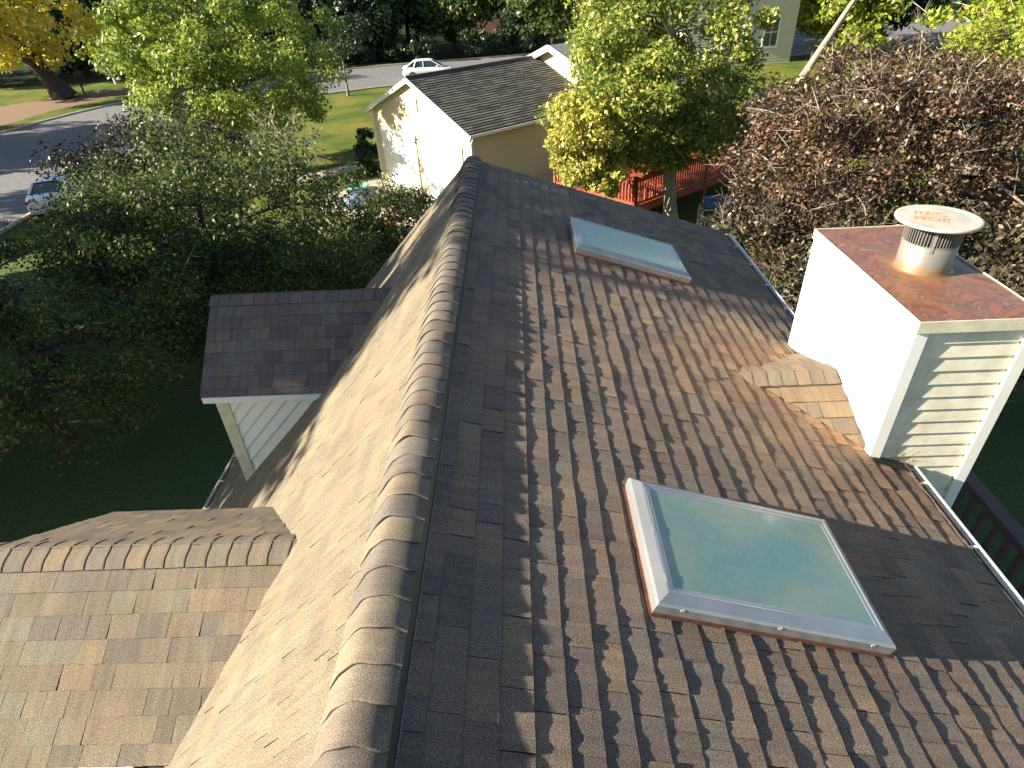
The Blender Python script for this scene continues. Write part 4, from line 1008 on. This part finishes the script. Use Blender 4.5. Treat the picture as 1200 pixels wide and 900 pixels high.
# ------------------------------------------------------------------ cars
def car(loc, rz, label, group):
    t = thing('parked_car', loc, label, 'car', group, rz=0)
    T = Matrix.Translation(loc) @ Matrix.Rotation(rz, 4, 'Z')
    # lower body: sections along x (front +x)
    xs_ = [-2.25,-2.18,-1.95,-1.5,-.9,-.1,.7,1.15,1.6,2.0,2.2,2.27]
    wz  = [(.70,.45,.80),(.80,.32,.96),(.85,.28,1.02),(.87,.24,1.02),(.89,.22,.98),(.89,.22,.96),(.89,.22,.95),(.88,.24,.90),(.86,.26,.84),(.80,.28,.76),(.70,.34,.68),(.58,.42,.60)]
    m = MB(); rows = []
    for x, (w, b, tp) in zip(xs_, wz):
        rows.append([T @ Vector(p) for p in ((x,-w*.86,b),(x,-w,b+.16),(x,-w*1.0,(b+tp)/2+.06),(x,-w*.93,tp-.05),(x,-w*.80,tp),(x,0,tp+.03),(x,w*.80,tp),(x,w*.93,tp-.05),(x,w,(b+tp)/2+.06),(x,w,b+.16),(x,w*.86,b))])
    m.quadmesh(rows, close=True); m.ngon(rows[0]); m.ngon(rows[-1]); body = m.build('body', M['carwhite'], t, smooth=True)
    # cabin: glass shell and roof with pillars
    cab = [(-1.75,1.0,.74),(-1.2,1.40,.62),(-.75,1.46,.60),(0,1.46,.60),(.35,1.42,.61),(1.2,.93,.74)]
    m = MB(); rows = []
    for x, z, w in cab: rows.append([T @ Vector(p) for p in ((x,-.80,.93),(x,-w,z-.02),(x,-w*.85,z),(x,0,z+.02),(x,w*.85,z),(x,w,z-.02),(x,.80,.93))])
    m.quadmesh(rows); m.build('cabin_glass', M['winglass'], t)
    m = MB(); rows = []
    for x, z, w in [(-1.28,1.385,.62),(-1.1,1.435,.62),(-.75,1.475,.61),(0,1.475,.61),(.30,1.445,.62),(.42,1.40,.62)]:
        rows.append([T @ Vector(p) for p in ((x,-w-.01,z-.06),(x,-w*.86,z+.005),(x,0,z+.03),(x,w*.86,z+.005),(x,w+.01,z-.06))])
    m.quadmesh(rows); m.build('roof', M['carwhite'], t, smooth=True)
    for s in (-1,1):
        for p, q, a, b in (((-1.25,s*.625,1.38),(-1.85,s*.76,.98),.10,.05), ((.38,s*.625,1.39),(1.2,s*.765,.94),.06,.05), ((-.40,s*.63,1.41),(-.40,s*.805,.95),.07,.03), ((-1.05,s*.64,1.39),(-1.25,s*.80,.96),.12,.03)):
            m = MB(); m.bar(T@Vector(p), T@Vector(q), a, b); m.build('pillar', M['carwhite'], t)
    for x in (-1.38, 1.38):
        for s in (-1, 1):
            m = MB(); c0 = T @ Vector((x,s*.70,.32)); c1 = T @ Vector((x,s*.905,.32))
            m.tube([c0, c1], [.32,.32], 20); wl = m.build('wheel', M['rubber'], t)
            m = MB(); m.tube([T@Vector((x,s*.88,.32)), T@Vector((x,s*.915,.32))], [.20,.19], 16); m.build('rim', M['rim'], wl)
    for s in (-1,1):
        m = MB(); m.box((2.08,s*.62-.14,.58),(2.235,s*.62+.10,.70), T); m.build('headlight', M['headlamp'], t)
        m = MB(); m.box((-2.235,s*.66-.13,.72),(-2.1,s*.66+.13,.88), T); m.build('tail_light', M['redlamp'], t)
        m = MB(); m.box((.72,s*.98-.09,.95),(.90,s*.98+.07,1.08), T); m.build('mirror', M['carwhite'], t, bevel=.02)
    m = MB()
    m.box((-2.262,-.18,.60),(-2.20,.18,.70), T); m.build('number_plate', M['white'], t)
    return t
car((-7.0,59.9,GZ+.01), R(4), 'white sedan parked on the far road above the garage ridge', None)
car((-19.5,27.3,GZ+.01), R(102), 'white car partly hidden by the dark tree at the left', None)

# ------------------------------------------------------------------ small street and yard things
mbx = thing('mailbox', (-38.6,59.6,GZ), 'black mailbox on a post right of the thick dark trunk', 'mailbox')
bx, by_ = -38.2, 60.0
m = MB(); m.box((bx-.06,by_-.06,GZ),(bx+.06,by_+.06,GZ+1.15)); m.bar((bx,by_,GZ+.7),(bx+.5,by_,GZ+1.1),.08); m.build('post', M['darkwood'], mbx)
m = MB(); rows = []
for x in (bx-.45, bx+.45): rows.append([(x,by_-.22,GZ+1.15)]+[(x, by_-.22*math.cos(a), GZ+1.38+.2*math.sin(a)) for a in [math.pi*k/8 for k in range(9)]]+[(x,by_+.22,GZ+1.15)])
m.quadmesh(rows, close=True); m.ngon(rows[0]); m.ngon(rows[1]); m.build('box', M['black'], mbx)
m = MB(); m.box((bx-.1,by_-.25,GZ+1.4),(bx-.05,by_-.225,GZ+1.7)); m.build('flag', M['redlamp'], mbx)
# plank fence at the wood's edge
fc = thing('plank_fence', (-3,92,GZ), 'brown plank fence in the shade beyond the white sedan', 'fence')
m = MB(); x = -8.0
while x < 6: m.box((x,92,GZ+.1),(x+.19,92.03,GZ+2.1+random.uniform(-.03,.03))); x += .2
m.build('boards', M['fencebrown'], fc)
m = MB(); m.box((-8,92.04,GZ+.5),(6,92.10,GZ+.6)); m.box((-8,92.04,GZ+1.6),(6,92.10,GZ+1.7)); m.build('rail', M['fencebrown'], fc)
x = -8
while x <= 6.1: m = MB(); m.box((x,92.04,GZ),(x+.12,92.16,GZ+2.15)); m.build('post', M['fencebrown'], fc); x += 2.8
# rail fence right of the leaning trunk
rf_ = thing('rail_fence', (29,55,GZ), 'thin dark rail fence right of the leaning pale trunk', 'fence')
m = MB(); m.bar((24,54.2,GZ+1.05),(38,56.2,GZ+1.05),.08); m.bar((24,54.2,GZ+.55),(38,56.2,GZ+.55),.08); m.build('rail', M['darkwood'], rf_)
for k in range(6): m = MB(); xx = 24+14*k/5; yy = 54.2+2*k/5; m.box((xx-.06,yy-.06,GZ),(xx+.06,yy+.06,GZ+1.3)); m.build('post', M['darkwood'], rf_)

def pot(x, y, r, h, label):
    t = thing('flower_pot', (x,y,GZ), label, 'flower pot')
    m = MB(); m.lathe((x,y,GZ), [(r*.65,0),(r,h*.85),(r*1.12,h*.85),(r*1.12,h),(r*.92,h),(r*.85,h*.8)], 20); m.build('pot', M['terracotta'], t)
    return t
p_ = pot(-4.25,22.3,.26,.42,'terracotta pot on the drive near the garage door')
leaf_mesh('foliage', np.array([(-4.25,22.3,GZ+.5)]), np.array([.22]), 90, .05, L['mid'], p_, 5)
tp = thing('covered_heap', (-6.0,25.6,GZ), 'heap under a blue grey tarp before the garage', 'tarp')
m = MB(); rows = []
for j in range(9):
    r_ = .75*math.cos(j/8*math.pi/2)+.02; rows.append([(-6.0+r_*math.cos(2*math.pi*k/24)*(1+.15*math.sin(k*1.7+j)), 25.6+r_*.8*math.sin(2*math.pi*k/24)*(1+.12*math.cos(k*2.3)), GZ+.65*math.sin(j/8*math.pi/2)+.03*math.sin(k*2.1+j*1.3)) for k in range(24)])
m.quadmesh(rows, close=True); m.build('tarp', M['bluegrey'], tp, smooth=True)
m = MB()
for q in range(5):
    n_ = 40; c_ = (-6.6,27.6,GZ+.05+.035*q); m.tube([(c_[0]+(.38+.02*q)*math.cos(2*math.pi*k/n_), c_[1]+(.34+.02*q)*math.sin(2*math.pi*k/n_), c_[2]+.01*math.sin(k)) for k in range(n_+1)], [.022]*(n_+1), 6)
tag(m.build('garden_hose', M['hose']), 'coiled green garden hose on the path by the garage corner', 'hose')
m = MB(); m.tube([(-6.3,19.3,GZ+.5),(-4.6,19.9,GZ+.62),(-3.2,20.5,GZ+.58)], [.035]*3, 8)
for x, y in ((-6.1,19.35),(-3.4,20.4)): m.tube([(x,y,GZ),(x,y,GZ+.55)], [.03,.03], 8)
tag(m.build('garden_rail', M['white']), 'low white rail behind the dark bush near the garage', 'rail')
for i, (x, y, r_, lab) in enumerate([(-3.55,21.6,.30,'pale boulder beside the terracotta pot'),(-7.2,24.4,.34,'pale boulder left of the blue tarp heap')]):
    bm = bmesh.new(); bmesh.ops.create_icosphere(bm, subdivisions=3, radius=r_)
    for v in bm.verts: v.co *= 1+.16*math.sin(v.co.x*9+i)+.1*math.cos(v.co.y*11); v.co.z *= .6
    me = bpy.data.meshes.new('boulder'); bm.to_mesh(me); bm.free(); me.materials.append(M['stone']); o = bpy.data.objects.new('boulder', me); C.objects.link(o); o.location = (x,y,GZ+r_*.35)
    tag(o, lab, 'boulder')

# ------------------------------------------------------------------ light, sky, camera
PHI, EL = R(8.5), R(23.2)
s = Vector((-math.cos(PHI)*math.cos(EL), -math.sin(PHI)*math.cos(EL), math.sin(EL)))   # towards the sun
sun = bpy.data.lights.new('sun', 'SUN'); sun.energy = 5.0; sun.angle = R(.55); sun.color = (1, .90, .72)
so = bpy.data.objects.new('sun', sun); C.objects.link(so); so.rotation_euler = s.to_track_quat('Z', 'Y').to_euler(); so.location = (-20,-5,20)
w = bpy.data.worlds.new('World'); scn.world = w; w.use_nodes = True
nt = w.node_tree; nt.nodes.clear()
sky = nt.nodes.new('ShaderNodeTexSky'); sky.sky_type = 'NISHITA'; sky.sun_disc = False; sky.sun_elevation = EL; sky.sun_rotation = math.atan2(s.x, s.y); sky.air_density = 1.0; sky.dust_density = .6
bg = nt.nodes.new('ShaderNodeBackground'); bg.inputs[1].default_value = .05
ow = nt.nodes.new('ShaderNodeOutputWorld'); nt.links.new(sky.outputs[0], bg.inputs[0]); nt.links.new(bg.outputs[0], ow.inputs[0])

cd = bpy.data.cameras.new('camera'); cam = bpy.data.objects.new('camera', cd); C.objects.link(cam)
pitch, roll, yaw = .6061, -.05345, -.0307
cy_, sy_ = math.cos(yaw), math.sin(yaw)
F0_ = Vector((sy_,cy_,0)); R0_ = Vector((cy_,-sy_,0)); U0_ = Vector((0,0,1))
Fv = F0_*math.cos(pitch)-U0_*math.sin(pitch); Uv = U0_*math.cos(pitch)+F0_*math.sin(pitch)
Rv = R0_*math.cos(roll)+Uv*math.sin(roll); U2 = Uv*math.cos(roll)-R0_*math.sin(roll)
cam.matrix_world = Matrix(((Rv.x,U2.x,-Fv.x,.691),(Rv.y,U2.y,-Fv.y,0),(Rv.z,U2.z,-Fv.z,2.2),(0,0,0,1)))
cd.sensor_width = 36; cd.lens = 714.76/1200*36; cd.clip_start = .05; cd.clip_end = 3000
scn.camera = cam
scn.view_settings.view_transform = 'Standard'; scn.view_settings.look = 'None'; scn.view_settings.gamma = 1; scn.view_settings.use_curve_mapping = False
scn.view_settings.exposure = 1.9
